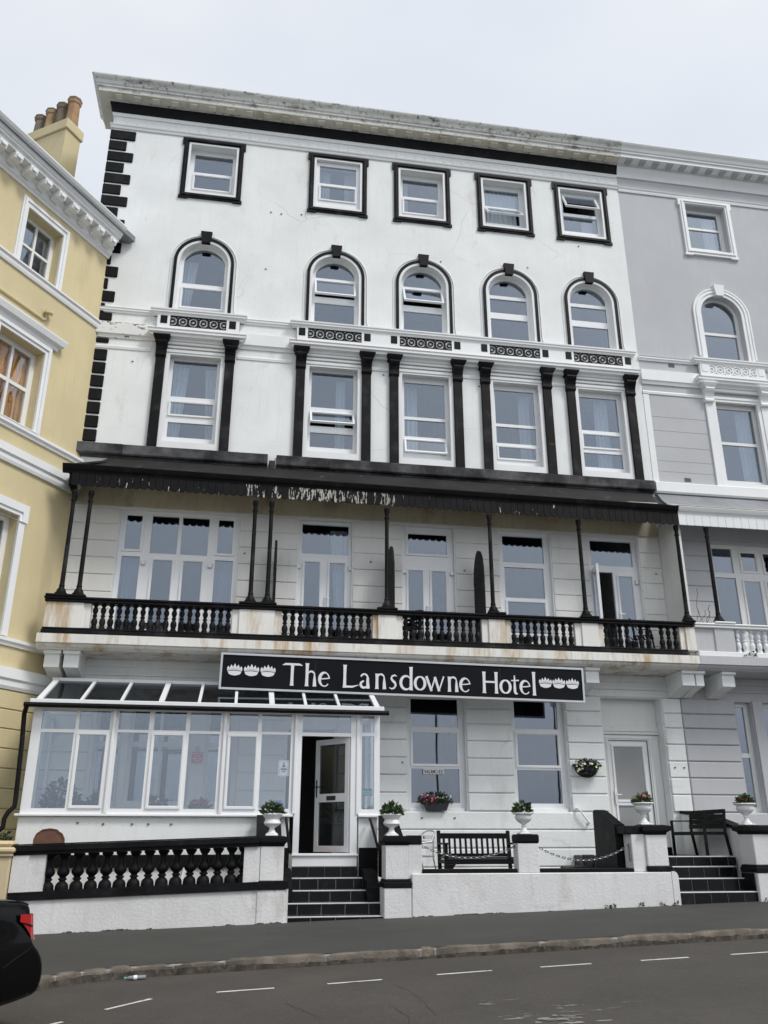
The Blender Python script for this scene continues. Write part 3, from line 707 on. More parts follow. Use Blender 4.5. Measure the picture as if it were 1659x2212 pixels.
# first floor rustication blocks
def blocks(root, x0, x1, zs, mt, y=-.03, b=.014):
    for a, c in zip(zs, zs[1:]):
        part('stucco_block', MB().cbox(x0+.004, x1-.004, y, -.001, min(a, c)+.009, max(a, c)-.009, b), mt, root)
Z1 = [8.46-.384*i for i in range(8)]+[5.46]
for a, b in ((XL+.2,-2.87),(-.24,1.09),(2.34,3.49),(4.74,5.80),(7.09,8.03),(9.32,9.86)): blocks(hotel, a, b, Z1, 'stucco_balcony', -.022, .010)
# first floor windows and french doors
a, b = F1[0]
window(hotel, rect(a, b, 5.46, 8.45), [(rect(-2.72,-2.39,7.55,8.34), True), (rect(-2.75,-2.36,5.60,7.39),), (rect(-2.17,-1.59,7.48,8.36),), (rect(-1.51,-.92,7.48,8.36),),
       (rect(-2.07,-1.66,5.62,7.32), True), (rect(-1.42,-1.01,5.62,7.32), True), (rect(-.71,-.38,7.55,8.34), True), (rect(-.74,-.34,5.60,7.39),)], .08)
a, b = F1[1]
window(hotel, rect(a, b, 5.46, 8.45), [(rect(1.18,2.25,7.67,8.38),), (rect(1.26,1.60,5.62,7.46), True), (rect(1.83,2.17,5.62,7.46), True)], .12)
a, b = F1[2]
window(hotel, rect(a, b, 5.46, 8.45), [(rect(3.65,4.57,7.80,8.28), True), (rect(3.65,3.98,5.62,7.38), True), (rect(4.20,4.53,5.62,7.38), True)], .12)
a, b = F1[3]
window(hotel, rect(a, b, 5.80, 8.45), [(rect(5.93,6.94,7.70,8.36),), (rect(5.95,6.91,6.84,7.58),), (rect(5.99,6.88,6.0,6.73), True)], .10, sill=(5.84, 7.05, 5.80, 5.86, .1))
a, b = F1[4]
window(hotel, rect(a, b, 5.46, 8.45), [(rect(8.14,9.20,7.74,8.37),), (rect(8.20,8.66,5.52,7.58), False, 'open'), (rect(8.79,9.13,5.62,7.48), True)], .12)
# the open leaf of the last french door, swung out over the balcony
mb = MB().plate(rect(0, .5, 5.50, 7.62), [rect(.08, .42, 5.66, 7.48)], -.03, .03)
od = part('door_leaf', mb, 'upvc', hotel, org=(0, 0, 0)); od.location = Vector((8.16, .08, 0))-ORG[hotel]; od.rotation_euler = (0, 0, R(-103))
pn = part('pane', MB().plate(rect(.08, .42, 5.66, 7.48), [], -.004, .004), 'glass', od, org=(0, 0, 0)); pn.location = (0, 0, 0)
# door furniture on the french doors
hm = mesh_of(MB().cbox(-.016,.016,-.012,0,-.10,.10,.004).tube([(0,-.01,.02),(0,-.055,.02),(.10,-.06,.02)], .011, 6), 'door_handle', 'upvc', True)
for x, zz, y in ((1.74,6.60,.09),(4.08,6.50,.09),(8.74,6.52,.09)): link('door_handle', hm, hotel, (x, y, zz))
hg = mesh_of(MB().cbox(-.045,.045,-.03,0,-.05,.05,.006), 'hinge', 'metal_grey')
for x in (1.13, 2.30, 3.55, 4.68, 9.24):
    for zz in (7.35, 6.4): link('hinge', hg, hotel, (x, .10, zz))
for x in (-2.28, -.84): link('hinge', hg, hotel, (x, .06, 7.25))

# ------------------------------------------------------------------ ground floor front
ZG = [4.60,4.25,3.925,3.565,3.205,2.85,2.495,2.135]
for a, b in ((2.76,3.56),(4.86,5.90),(7.15,7.99),(9.47,9.925)): blocks(hotel, a, b, ZG, 'stucco', -.04, .018)
for a, b in ((-4.1,-2.95),(.0,.98),(2.06,2.70)): blocks(hotel, a, b, ZG, 'stucco', -.04, .018)
blocks(hotel, 2.76, 7.99, [2.128, 1.77, 1.41, 1.05, .69], 'stucco', -.04, .018)
for (a, b) in GW:
    c = (a+b)/2
    window(hotel, rect(a, b, 2.13, 4.50), [(rect(a+.09,b-.12,3.86,4.46),), (rect(a+.13,b-.16,3.09,3.74), True), (rect(a+.09,b-.12,2.30,2.99),)], .13, sill=(a+.03, b-.03, 2.13, 2.19, .06))
# side door in its deep recess
part('overdoor_panel', MB().cbox(8.012, 9.448, .30, .34, 4.0, 4.578, .004).cbox(8.012, 9.448, .24, .34, 3.80, 3.86, .006).cbox(8.012, 9.448, .26, .34, 3.87, 3.995, .006), 'timber_white', hotel)
dr = window(hotel, rect(8.012, 9.448, 1.302, 3.795), [(rect(8.34,9.02,2.40,3.53), True), (rect(8.34,9.02,1.50,2.27), True)], .30, gl='frosted_pane', name='side_door')
part('casing', MB().plate(rect(8.13, 9.26, 1.302, 3.77), [rect(8.225, 9.165, 1.301+.002, 3.675)], .255, .30), 'timber_white', dr)
part('casing_bead', MB().plate(rect(8.165, 9.225, 1.302, 3.735), [rect(8.195, 9.195, 1.304, 3.705)], .238, .255), 'timber_white', dr)
part('door_gap', MB().plate(rect(8.226, 9.164, 1.304, 3.674), [rect(8.236, 9.154, 1.312, 3.664)], .290, .2995), 'ink', dr)
part('side_panel', MB().plate(rect(9.275, 9.44, 1.31, 3.77), [rect(9.30, 9.415, 1.40, 3.70)], .285, .30), 'timber_white', dr)
part('handle', MB().cbox(8.26,8.30,.235,.27,2.30,2.62,.008).tube([(8.28,.24,2.50),(8.28,.19,2.50),(8.40,.19,2.50)], .012, 6), 'upvc', dr, True)

# ================================================================== CONSERVATORY
YC = -1.70
cons = thing('conservatory', 'white framed glazed conservatory porch with lean-to glass roof along the hotel front', 'conservatory', (-.5, -.9, .5))
part('dwarf_wall', MB().cbox(-3.74, 1.02, YC+.02, YC+.25, 0, 1.965, .01).cbox(2.30, 2.66, YC+.02, YC+.25, 0, 1.965, .01).cbox(-3.74, -3.52, YC+.251, -.045, 0, 1.96, .01).cbox(2.44, 2.66, YC+.251, -.045, 0, 1.96, .01), 'stucco', cons)
part('plinth', MB().cbox(2.31, 2.67, YC-.012, YC+.018, 0, 1.44, .006), 'black_paint', cons); part('plinth', MB().cbox(.86, 1.03, YC-.012, YC+.018, 0, 1.44, .006), 'black_paint', cons)
part('floor', MB().box(-3.5, 2.42, YC+.26, -.05, 1.0, 1.30), 'interior_pale', cons)
part('cill', MB().cbox(-3.80, 1.075, YC-.06, YC+.12, 1.968, 2.01, .008).cbox(2.285, 2.70, YC-.06, YC+.12, 1.968, 2.01, .008), 'upvc', cons)
U = [(-3.72,-2.275),(-2.27,-.255),(-.25,1.09)]
def lt(x0, x1, z0, z1, s=False): return (rect(x0, x1, z0, z1), s, 0)
window(cons, rect(-3.72,-2.275,2.011,3.90), [lt(-3.56,-2.96,3.47,3.81), lt(-2.90,-2.35,3.47,3.81), lt(-3.55,-2.97,2.10,3.41), lt(-2.86,-2.40,2.15,3.37,True)], YC, gl='glass_clear', name='glazed_frame')
window(cons, rect(-2.27,-.255,2.011,3.90), [lt(-2.20,-1.65,3.48,3.82), lt(-1.56,-.98,3.48,3.82), lt(-.90,-.34,3.48,3.82), lt(-2.20,-1.65,2.10,3.43), lt(-1.53,-1.02,2.15,3.38,True), lt(-.91,-.35,2.10,3.43)], YC, gl='glass_clear', name='glazed_frame')
window(cons, rect(-.25,1.085,2.011,3.90), [lt(-.18,.36,3.49,3.82), lt(.43,.99,3.49,3.82), lt(-.14,.33,2.15,3.38,True), lt(.44,.99,2.11,3.44)], YC, gl='glass_clear', name='glazed_frame')
window(cons, rect(2.275,2.70,2.011,3.90), [lt(2.35,2.59,3.51,3.83), lt(2.35,2.59,2.11,3.44)], YC, gl='glass_clear', name='glazed_frame')
df = part('door_frame', MB().plate(rect(1.09,2.27,1.13,3.90), [rect(1.205,2.135,3.49,3.82), rect(1.20,2.14,1.345,3.425)], YC-.02, YC+.06).cbox(1.07, 2.29, YC-.05, YC-.021, 1.30, 1.335, .006), 'upvc', cons)
part('pane', MB().plate(rect(1.205,2.135,3.49,3.82), [], YC+.01, YC+.018), 'glass_clear', df)
for x in (-2.272, -.252, 1.087, 2.272): part('mullion_cover', MB().cbox(x-.03, x+.03, YC-.045, YC-.021, 2.02, 3.90, .008), 'upvc', cons)
for x, sg in ((-3.72, 1), (2.70, -1)):
    part('glazed_side', MB().box(x, x+.06*sg, YC+.07, YC+.13, 2.011, 3.9).box(x, x+.06*sg, -.12, -.05, 2.011, 3.9).box(x, x+.06*sg, YC+.13, -.12, 3.82, 3.9).box(x, x+.06*sg, YC+.13, -.12, 2.011, 2.09).box(x, x+.06*sg, -.9, -.84, 2.09, 3.82), 'upvc', cons)
    part('side_pane', MB().box(x+.028*sg, x+.034*sg, YC+.13, -.12, 2.09, 3.82), 'glass_clear', cons)
# lean-to roof
ye, ze, yt, zt = -1.86, 3.945, -.50, 4.56
part('eaves_beam', MB().cbox(-3.76, 2.74, YC-.13, YC+.10, 3.903, 3.935, .006).cbox(-3.78, 2.76, ye-.02, ye+.05, 3.90, 3.985, .01), 'upvc', cons)
bars = [(-3.62,.10),(-2.88,.055),(-2.17,.055),(-1.45,.10),(-.76,.055),(-.08,.055),(.60,.10),(1.24,.055),(1.88,.055),(2.62,.10)]
for x, w in bars: part('roof_bar', MB().bar((x, ye+.02, ze+.03), (x, yt, zt), w, .055), 'upvc', cons)
for (x0, w0), (x1, w1) in zip(bars, bars[1:]):
    part('roof_pane', MB().add([(x0+w0/2,ye+.03,ze+.025),(x1-w1/2,ye+.03,ze+.025),(x1-w1/2,yt,zt-.01),(x0+w0/2,yt,zt-.01),(x0+w0/2,ye+.03,ze+.017),(x1-w1/2,ye+.03,ze+.017),(x1-w1/2,yt,zt-.018),(x0+w0/2,yt,zt-.018)], [(0,1,2,3),(4,5,6,7),(0,1,5,4),(1,2,6,5),(2,3,7,6),(3,0,4,7)]), 'glass_roof', cons)
part('ridge_plate', MB().cbox(-3.72, 2.72, yt-.03, yt+.08, zt-.05, zt+.04, .008).box(-3.72, 2.72, yt+.081, -.04, zt-.02, zt+.02), 'upvc', cons)
part('gutter', MB().tube([(-3.86,-1.93,3.87),(2.84,-1.93,3.855)], .045, 8), 'black_paint', cons, True)
part('downpipe', MB().tube([(-3.80,-1.93,3.87),(-3.86,-1.80,3.72),(-3.83,-1.79,3.2),(-3.80,-1.78,2.25),(-3.80,-1.79,2.12),(-3.88,-1.85,2.02),(-3.92,-1.87,1.92),(-3.92,-1.88,1.78),(-4.02,-1.92,1.68),(-4.25,-2.0,1.60)], .042, 10), 'black_paint', cons, True)
# the open front door
dl = part('front_door', MB().plate(rect(-.90, 0, 1.36, 3.415), [rect(-.805,-.095,2.40,3.31), rect(-.805,-.095,1.47,2.25)], -.03, .035), 'upvc', cons, org=(0, 0, 0))
dl.location = Vector((2.125, YC+.03, 0))-ORG[cons]; dl.rotation_euler = (0, 0, R(-51))
part('pane', MB().plate(rect(-.805,-.095,2.40,3.31), [], -.004, .004), 'glass_frost', dl, org=(0, 0, 0)).location = (0, 0, 0)
part('pane', MB().plate(rect(-.805,-.095,1.47,2.25), [], -.004, .004), 'glass_frost', dl, org=(0, 0, 0)).location = (0, 0, 0)
part('letter_plate', MB().cbox(-.57,-.33,-.045,-.031,2.28,2.36,.004), 'ink', dl, org=(0, 0, 0)).location = (0, 0, 0)
part('handle', MB().cbox(-.86,-.83,-.05,-.031,2.34,2.66,.006).tube([(-.845,-.04,2.53),(-.845,-.085,2.53),(-.73,-.085,2.53)], .012, 6), 'ink', dl, True, org=(0, 0, 0)).location = (0, 0, 0)
tag(part('doormat', MB().cbox(1.28, 2.05, YC+.1, YC+.55, 1.302, 1.325, .006), 'doormat'), 'rusty red doormat inside the open front door', 'doormat')
# windows of the hotel front seen through the conservatory
for (a, b, z0) in CI[:3]:
    mid = (a+b)/2
    if b-a > 1: Ls = [(rect(a+.08,mid-.03,z0+.1,3.35),), (rect(mid+.03,b-.08,z0+.1,3.35),), (rect(a+.08,mid-.03,3.45,4.1),), (rect(mid+.03,b-.08,3.45,4.1),)]
    else: Ls = [(rect(a+.07,b-.07,z0+.1,3.35),), (rect(a+.07,b-.07,3.45,4.1),)]
    window(hotel, rect(a, b, z0, 4.2), Ls, .12, mt='timber_white')

# ================================================================== HOTEL SIGN
SW, SH = 7.62, .73
sign = thing('hotel_sign', 'long black fascia sign with white serif lettering and three crowns at each end', 'sign', (-.44, -1.10, 4.36), rotz=0, local=True)
sign.rotation_euler = (0, R(.66), 0)
part('board', MB().cbox(.03, SW-.03, -.02, .03, .03, SH-.03, .004), 'sign_black', sign)
part('frame', MB().plate(rect(0, SW, 0, SH), [rect(.04, SW-.04, .04, SH-.04)], -.04, .045), 'metal_grey', sign)
sb = MB()
for x in (.9, 3.9, 6.6): sb.cbox(x, x+.05, .05, .4, SH-.12, SH-.07, .004)
part('support_arm', sb, 'black_paint', sign)
for x in (1.90, 3.90, 5.78): part('panel_joint', MB().box(x-.003, x+.003, -.022, -.0195, .045, SH-.045), 'ink', sign)
SK = [0]
def stroke(mb, pts, ws, x0, z0, k, y=-.026):
    # ribbon of varying width: pts in glyph units, k = metres per unit; each stroke a hair in front of the one before
    SK[0] += 1; y = y-.0006*(SK[0] % 7)
    P = [Vector(p) for p in pts]; n = len(P); Lf = []; Rt = []
    for i in range(n):
        a = P[max(i-1, 0)]; b = P[min(i+1, n-1)]; t = (b-a).normalized(); nn = Vector((-t.y, t.x))
        w = (ws[i] if isinstance(ws, (list, tuple)) else ws)*.86
        Lf.append(P[i]+nn*w/2); Rt.append(P[i]-nn*w/2)
    poly = Lf+Rt[::-1]; V = [(x0+p.x*k, y, z0+p.y*k) for p in poly]+[(x0+p.x*k, -.019, z0+p.y*k) for p in poly]
    m = len(poly); F = []
    for i in range(n-1):
        F += [(i, i+1, m-2-i, m-1-i), (m+i, m+i+1, m+m-2-i, m+m-1-i)]
    for i in range(m): F.append((i, (i+1) % m, (i+1) % m+m, i+m))
    mb.add(V, F)
def arc(cx, cy, rx, ry, a0, a1, n=14): return [(cx+rx*math.cos(R(a0+(a1-a0)*i/n)), cy+ry*math.sin(R(a0+(a1-a0)*i/n))) for i in range(n+1)]
def wv(n, lo, hi, ph=0): return [lo+(hi-lo)*abs(math.sin(math.pi*i/n+ph)) for i in range(n+1)]
# glyphs in units of cap height = 1; (width, strokes)
ST = .155
def stem(x, z0, z1): 
    zs_ = [z0, z0+(z1-z0)*.08, z0+(z1-z0)*.5, z0+(z1-z0)*.92, z1]
    return ([(x, q) for q in zs_], [ST*1.35, ST*1.05, ST*.92, ST*1.05, ST*1.35])
def G(ch):
    if ch == 'T': return .80, [stem(.40, 0, .96), ([(0,.90),(.12,.945),(.68,.945),(.80,.90)], [.03,.11,.11,.03])]
    if ch == 'h': return .50, [stem(.08, 0, 1.02), ([(.10,.44)]+arc(.26,.46,.155,.20,140,20)+[(.41,.3),(.42,0)], [.05]+wv(14,.06,.10)[::1]+[ST*.9,ST*1.2])]
    if ch == 'n': return .48, [stem(.08, 0, .68), ([(.10,.44)]+arc(.25,.46,.155,.20,140,20)+[(.40,.3),(.41,0)], [.05]+wv(14,.06,.10)+[ST*.9,ST*1.2])]
    if ch == 'e': return .50, [(arc(.26,.33,.21,.30,10,320,26), [.06+.10*max(0,math.sin(R(max(0,(i/26)*310-60)))) for i in range(27)]), ([(.06,.345),(.30,.365),(.49,.40)], [.055,.06,.07])]
    if ch == 'L': return .64, [stem(.09, 0, 1.02), ([(.05,.055),(.40,.055),(.64,.14)], [.11,.10,.03])]
    if ch == 'a': return .42, [(arc(.20,.46,.16,.18,160,0,12)+[(.36,.3),(.38,0)], [.07]+[.09]*11+[.13]+[ST*.95,ST*1.15]), (arc(.19,.18,.15,.145,90,330,14), wv(14,.07,.13))]
    if ch == 's': return .36, [([(.34,.60),(.24,.645),(.13,.60),(.09,.50),(.15,.40),(.25,.31),(.29,.19),(.22,.07),(.11,.03),(.0,.08)], [.03,.09,.09,.10,.13,.13,.10,.09,.08,.03])]
    if ch == 'd': return .54, [stem(.46, 0, 1.05), (arc(.26,.33,.21,.30,35,325,22), wv(22,.05,.15))]
    if ch == 'o': return .56, [(arc(.28,.33,.21,.29,90,270,18), wv(18,.07,.15)), (arc(.28,.33,.21,.29,90,-90,18), wv(18,.07,.15))]
    if ch == 'w': return .78, [([(.02,.66),(.24,0)], [.13,.13]), ([(.22,.02),(.40,.64)], [.07,.08]), ([(.38,.64),(.56,0)], [.13,.13]), ([(.55,.02),(.76,.68)], [.07,.08])]
    if ch == 'H': return .72, [stem(.09, 0, .98), stem(.63, 0, .98), ([(.09,.52),(.63,.52)], .10)]
    if ch == 't': return .34, [([(.15,.86),(.15,.25)]+arc(.24,.14,.09,.11,180,290,8), [.06]+[.14]+[.14]*5+[.11,.09,.07,.05]), ([(0,.62),(.34,.64)], [.06,.075])]
    if ch == 'l': return .16, [stem(.08, -.02, 1.06)]
ppm = .00470
words = [('T',277),('h',375),('e',433),('L',537),('a',613),('n',680),('s',742),('d',788),('o',850),('w',905),('n',1003),('e',1057),('H',1160),('o',1238),('t',1294),('e',1333),('l',1392)]
WIDTH = {'T':85,'h':50,'e':50,'L':70,'a':40,'n':48,'s':36,'d':60,'o':58,'w':83,'H':74,'t':36,'l':16}
for ch, px in words:
    w, strokes = G(ch); mb = MB(); k = .455
    sx = WIDTH[ch]*ppm/(w*k)
    for pts, ws in strokes: stroke(mb, [(a*sx, b) for a, b in pts], ws, (px-14)*ppm, .122, k)
    part('letter', mb, 'sign_letter', sign)
def crown(x, z, w, h):
    mb = MB(); n = 9
    top = [(-.5,.62),(-.43,.80),(-.33,.62),(-.24,.95),(-.12,.70),(0,1.06),(.12,.70),(.24,.95),(.33,.62),(.43,.80),(.5,.62)]
    low = [(.5-.0-i*.1, .44+.16*math.cos((i-5)/5*math.pi/2)) for i in range(11)]
    y = -.024
    mb.plate([(x+a*w, z+b*h) for a, b in top+[(a, b-.06) for a, b in low]], [], y, -.019)
    def band(t0, t1):
        def edge(t): return [(-.5+.07*(1-t)*2+i*.1*(1-.14*(1-t)*2), t*.42*1.0+.16*t*0+.17*math.cos((i-5)/5*math.pi/2)*(t*2-1)) for i in range(11)]
        e0, e1 = edge(t0), edge(t1)
        mb.plate([(x+a*w, z+b*h) for a, b in e0+e1[::-1]], [], y, -.019)
    band(.80, .98) ; band(.10, .70)
    part('crown', mb, 'sign_letter', sign)
for px in (75, 146, 216): crown((px-14)*ppm, .30, .30, .21)
for px in (1454, 1517, 1581): crown((px-14)*ppm, .30-.0, .285, .20)

# ------------------------------------------------------------------ small lettering, plain stroke capitals
FONT = {'V':[[(0,1),(.5,0),(1,1)]],'A':[[(0,0),(.5,1),(1,0)],[(.2,.35),(.8,.35)]],'C':[[(1,.8),(.7,1),(.3,1),(0,.7),(0,.3),(.3,0),(.7,0),(1,.2)]],'N':[[(0,0),(0,1),(1,0),(1,1)]],'I':[[(.5,0),(.5,1)]],
 'E':[[(1,1),(0,1),(0,0),(1,0)],[(0,.5),(.8,.5)]],'S':[[(1,.85),(.7,1),(.2,1),(0,.75),(.2,.55),(.8,.45),(1,.25),(.8,0),(.3,0),(0,.15)]],'T':[[(0,1),(1,1)],[(.5,1),(.5,0)]],'H':[[(0,0),(0,1)],[(1,0),(1,1)],[(0,.5),(1,.5)]],
 'O':[[(.3,0),(0,.3),(0,.7),(.3,1),(.7,1),(1,.7),(1,.3),(.7,0),(.3,0)]],'M':[[(0,0),(0,1),(.5,.4),(1,1),(1,0)]],'K':[[(0,0),(0,1)],[(1,1),(0,.45),(1,0)]],'G':[[(1,.8),(.7,1),(.3,1),(0,.7),(0,.3),(.3,0),(1,0),(1,.45),(.6,.45)]],'R':[[(0,0),(0,1),(.8,1),(1,.75),(.8,.5),(0,.5)],[(.5,.5),(1,0)]]}
def text(mb, s_, x, z, h, w, sp, th, y):
    for ch in s_:
        for j, pl in enumerate(FONT.get(ch, [])):
            SK[0] += 1
            for a, b in zip(pl, pl[1:]):
                A = Vector((x+a[0]*w, z+a[1]*h)); B = Vector((x+b[0]*w, z+b[1]*h)); t = (B-A).normalized(); A -= t*th*.4; B += t*th*.4
                nn = Vector((-t.y, t.x))*th/2; SK[0] += 1; yy = y-.0003*(SK[0] % 5)
                mb.add([(A.x+nn.x,yy,A.y+nn.y),(A.x-nn.x,yy,A.y-nn.y),(B.x-nn.x,yy,B.y-nn.y),(B.x+nn.x,yy,B.y+nn.y)], [(0,1,2,3)])
        x += sp
vc = thing('vacancies_sign', 'small white card reading VACANCIES hung in the ground floor window', 'sign', (4.15, .10, 2.88))
part('card', MB().cbox(3.93, 4.38, .112, .120, 2.88, 2.985, .002), 'paper', vc)
mb = MB(); text(mb, 'VACANCIES', 3.955, 2.90, .062, .030, .0455, .012, .110); part('lettering', mb, 'ink', vc)
ns = thing('no_smoking_sign', 'small red no smoking notice on the wall behind the conservatory glass', 'sign', (-.8, -.05, 3.03))
part('plate', MB().cbox(-.91, -.69, -.052, -.044, 3.03, 3.25, .002), 'red_sign', ns)
mb = MB()
for i, s_ in enumerate(('THIS IS', 'A NO', 'SMOKING', 'AREA')): text(mb, s_, -.80-len(s_)*.0125, 3.20-i*.048, .026, .017, .025, .0035, -.054)
part('lettering', mb, 'paper', ns)
part('symbol', MB().plate([(-.80+.05*math.cos(R(i*18)), 3.31+.05*math.sin(R(i*18))) for i in range(20)], [[(-.80+.038*math.cos(R(i*18)), 3.31+.038*math.sin(R(i*18))) for i in range(20)]], -.052, -.044).bar((-.83,-.048,3.34), (-.77,-.048,3.28), .006, .010), 'red_sign', ns)
nb_ = thing('face_mask_notice', 'white paper notice with a masked figure stuck inside the conservatory pane', 'notice', (.88, YC+.05, 2.69))
part('sheet', MB().box(.78, .975, YC+.041, YC+.043, 2.69, 2.975), 'paper', nb_)
mb = MB().box(.80,.955,YC+.0395,YC+.0405,2.703,2.706).box(.80,.955,YC+.0395,YC+.0405,2.955,2.958).box(.80,.803,YC+.0395,YC+.0405,2.706,2.955).box(.952,.955,YC+.0395,YC+.0405,2.706,2.955)
mb.plate([(.877+.018*math.cos(R(i*30)), 2.915+.022*math.sin(R(i*30))) for i in range(12)], [], YC+.0395, YC+.0405)
mb.plate([(.842,2.855),(.912,2.855),(.905,2.88),(.877,2.89),(.849,2.88)], [], YC+.0395, YC+.0405)
for z_, h_, w_ in ((2.825,.014,.05),(2.80,.018,.058),(2.78,.008,.05),(2.767,.006,.04),(2.755,.005,.03)): mb.box(.877-w_, .877+w_, YC+.0395, YC+.0405, z_, z_+h_)
part('print', mb, 'ink', nb_)
bs = tag(part('sticker', MB().box(.745, .865, YC+.041, YC+.043, 2.15, 2.26), 'blue_sign'), 'blue square sticker with a white swirl low on the conservatory pane', 'sticker')
part('swirl', MB().plate([(.805+.032*math.cos(R(i*20)), 2.205+.028*math.sin(R(i*20))) for i in range(18)], [[(.805+.022*math.cos(R(i*20)), 2.205+.018*math.sin(R(i*20))) for i in range(18)]], YC+.0392, YC+.0405).box(.78,.83,YC+.0392,YC+.0405,2.17,2.176), 'paper', bs)
ts = thing('rating_sticker', 'green and black food hygiene sticker in the narrow pane beside the front door', 'sticker', (2.465, YC+.05, 2.35))
part('border', MB().box(2.372, 2.56, YC+.041, YC+.043, 2.35, 2.48), 'ink', ts)
part('panel', MB().box(2.38, 2.552, YC+.0395, YC+.0405, 2.365, 2.445), 'teal_sign', ts)
mb = MB()
for i in range(5): mb.plate([(2.40+i*.032+.010*math.cos(R(j*30)), 2.385+.010*math.sin(R(j*30))) for j in range(12)], [], YC+.0385, YC+.0392)
mb.box(2.395, 2.53, YC+.0385, YC+.0392, 2.412, 2.42); part('print', mb, 'ink', ts)

# ================================================================== FRONT BOUNDARY
def skew(x0, x1, y0, y1, zb0, zt0, zb1, zt1):
    return ([(x0,y0,zb0),(x1,y0,zb1),(x1,y1,zb1),(x0,y1,zb0),(x0,y0,zt0),(x1,y0,zt1),(x1,y1,zt1),(x0,y1,zt0)],
            [(0,3,2,1),(4,5,6,7),(0,1,5,4),(1,2,6,5),(2,3,7,6),(3,0,4,7)])
sl_ = .034
def zs_(x, z): return z+sl_*(x-.45)
fw = thing('balustrade_wall', 'white front wall topped by a sloping black balustrade with fat balusters', 'wall', (-1.3, -3.0, .2))
def sk(name, x0, x1, y0, y1, z0, z1, mt): return part(name, MB().add(*skew(x0, x1, y0, y1, zs_(x0, z0), zs_(x0, z1), zs_(x1, z0), zs_(x1, z1))), mt, fw)
YF = -3.12
part('base', MB().add(*skew(-3.40, .955, YF, YF+.42, -.1, zs_(-3.40, .81), -.1, zs_(.955, .81))), 'shaded_stucco', fw)
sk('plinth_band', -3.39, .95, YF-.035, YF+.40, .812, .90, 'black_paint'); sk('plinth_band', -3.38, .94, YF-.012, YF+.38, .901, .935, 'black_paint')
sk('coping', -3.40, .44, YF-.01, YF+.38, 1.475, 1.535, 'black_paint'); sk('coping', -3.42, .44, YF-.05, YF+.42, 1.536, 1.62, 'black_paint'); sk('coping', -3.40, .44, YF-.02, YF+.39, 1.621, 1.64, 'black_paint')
sk('end_pier', -3.40, -2.91, YF+.03, YF+.36, .936, 1.474, 'shaded_stucco'); sk('end_pier_strip', -3.41, -3.16, YF+.0, YF+.029, .936, 1.474, 'shaded_stucco')
sk('end_pier', .21, .47, YF+.03, YF+.36, .936, 1.474, 'shaded_stucco')
fpr = [(.104,0),(.104,.035),(.098,.075),(.08,.105),(.052,.125),(.048,.14),(.068,.15),(.068,.172),(.048,.182),(.055,.20),(.085,.225),(.098,.255),(.094,.29),(.07,.335),(.052,.38),(.048,.43),(.05,.46),(.068,.475),(.078,.50),(.09,.51),(.09,.54)]
fbm = mesh_of(MB().lathe(fpr, seg=14), 'baluster', 'black_paint', True)
for i in range(14): link('baluster', fbm, fw, (-2.87+i*.2215, YF+.19, zs_(-2.87+i*.2215, .934)))
for x in (-2.895, .205): link('baluster', fbm, fw, (x, YF+.19, zs_(x, .934)))
for a, b in ((-3.7, .84),): part('black_band', MB().cbox(a, b, YC-.03, YC+.018, 1.12, 1.33, .012), 'black_paint', cons)
for i, x in enumerate((-2.75,-1.75,-.95,.05)): part('strut', MB().bar((x, YC-.35, .34), (x+.16, YC-.02, 1.11), .04, .05), 'trim_white', cons)
struct('forecourt', MB().box(-3.5, .86, -2.70, YC+.03, -.2, .34), 'concrete')

def pier(label, x0, x1, zc0, zc1, body_bot, cap_mt='black_paint', cap_over=.05, ybk=-2.70, band=True, strip=None, group=None, zb=.1, yf=YF, base=None):
    p = thing('gate_pier', label, 'pier', ((x0+x1)/2, -2.9, zb), group)
    part('body', MB().cbox(x0, x1, yf+.02, ybk, body_bot, zc0, .01), 'shaded_stucco', p)
    h = zc1-zc0; o = cap_over
    path = [(x0,ybk,-1,0),(x0,ybk,-1,1),(x0,yf+.02,-1,-1),(x1,yf+.02,1,-1),(x1,ybk,1,1),(x1,ybk,1,0)]
    prof = [(-.1,zc0+.001),(.0,zc0+.001),(.012,zc0+h*.25),(o,zc0+h*.45),(o,zc0+h*.85),(o-.02,zc1-.012),(-.06,zc1),(-.1,zc1)]
    part('cap', MB().sweep(prof, path[1:5]+[path[1]]).box(x0-.0, x1, yf+.02, ybk, zc0+.002, zc1-.001), cap_mt, p)
    if band:
        part('band', MB().cbox(x0-.04, x1+.05, yf-.03, ybk+.02, body_bot-.13, body_bot-.035, .012).cbox(x0-.02, x1+.03, yf-.01, ybk+.01, body_bot-.034, body_bot-.002, .01), cap_mt, p)
        part('foot', MB().cbox(x0-.03, x1+.04, yf-.015, ybk+.02, -.1, body_bot-.131, .012), 'shaded_stucco', p)
    return p
p1 = pier('white pier with black cap at the balustrade end, left of the front steps', .475, .865, 1.475, 1.64, .945)
p2 = pier('white pier with black cap right of the front steps, beside the low wall', 2.575, 2.97, 1.49, 1.64, .955)
part('side_block', MB().cbox(2.971, 3.215, YF+.06, -2.72, .955, 1.50, .01), 'shaded_stucco', p2); part('side_cap', MB().cbox(2.99, 3.215, YF+.045, -2.71, 1.501, 1.65, .015), 'black_paint', p2)
gw = thing('garden_wall', 'low white garden wall with thin black coping strips below the chains', 'wall', (5.4, -2.95, .4))
part('wall', MB().cbox(3.02, 7.70, YF-.01, -2.80, 0, 1.045, .015), 'shaded_stucco', gw)
part('wall_end', MB().prism([(7.701,0),(7.82,0),(7.82,.98),(7.80,1.03),(7.76,1.055),(7.701,1.06)], 'y', YF-.01, -2.80), 'shaded_stucco', gw)
for a, b in ((3.22, 4.88), (5.32, 7.02)): part('coping_strip', MB().cbox(a, b, YF+.02, -2.83, 1.046, 1.11, .01), 'black_paint', gw)
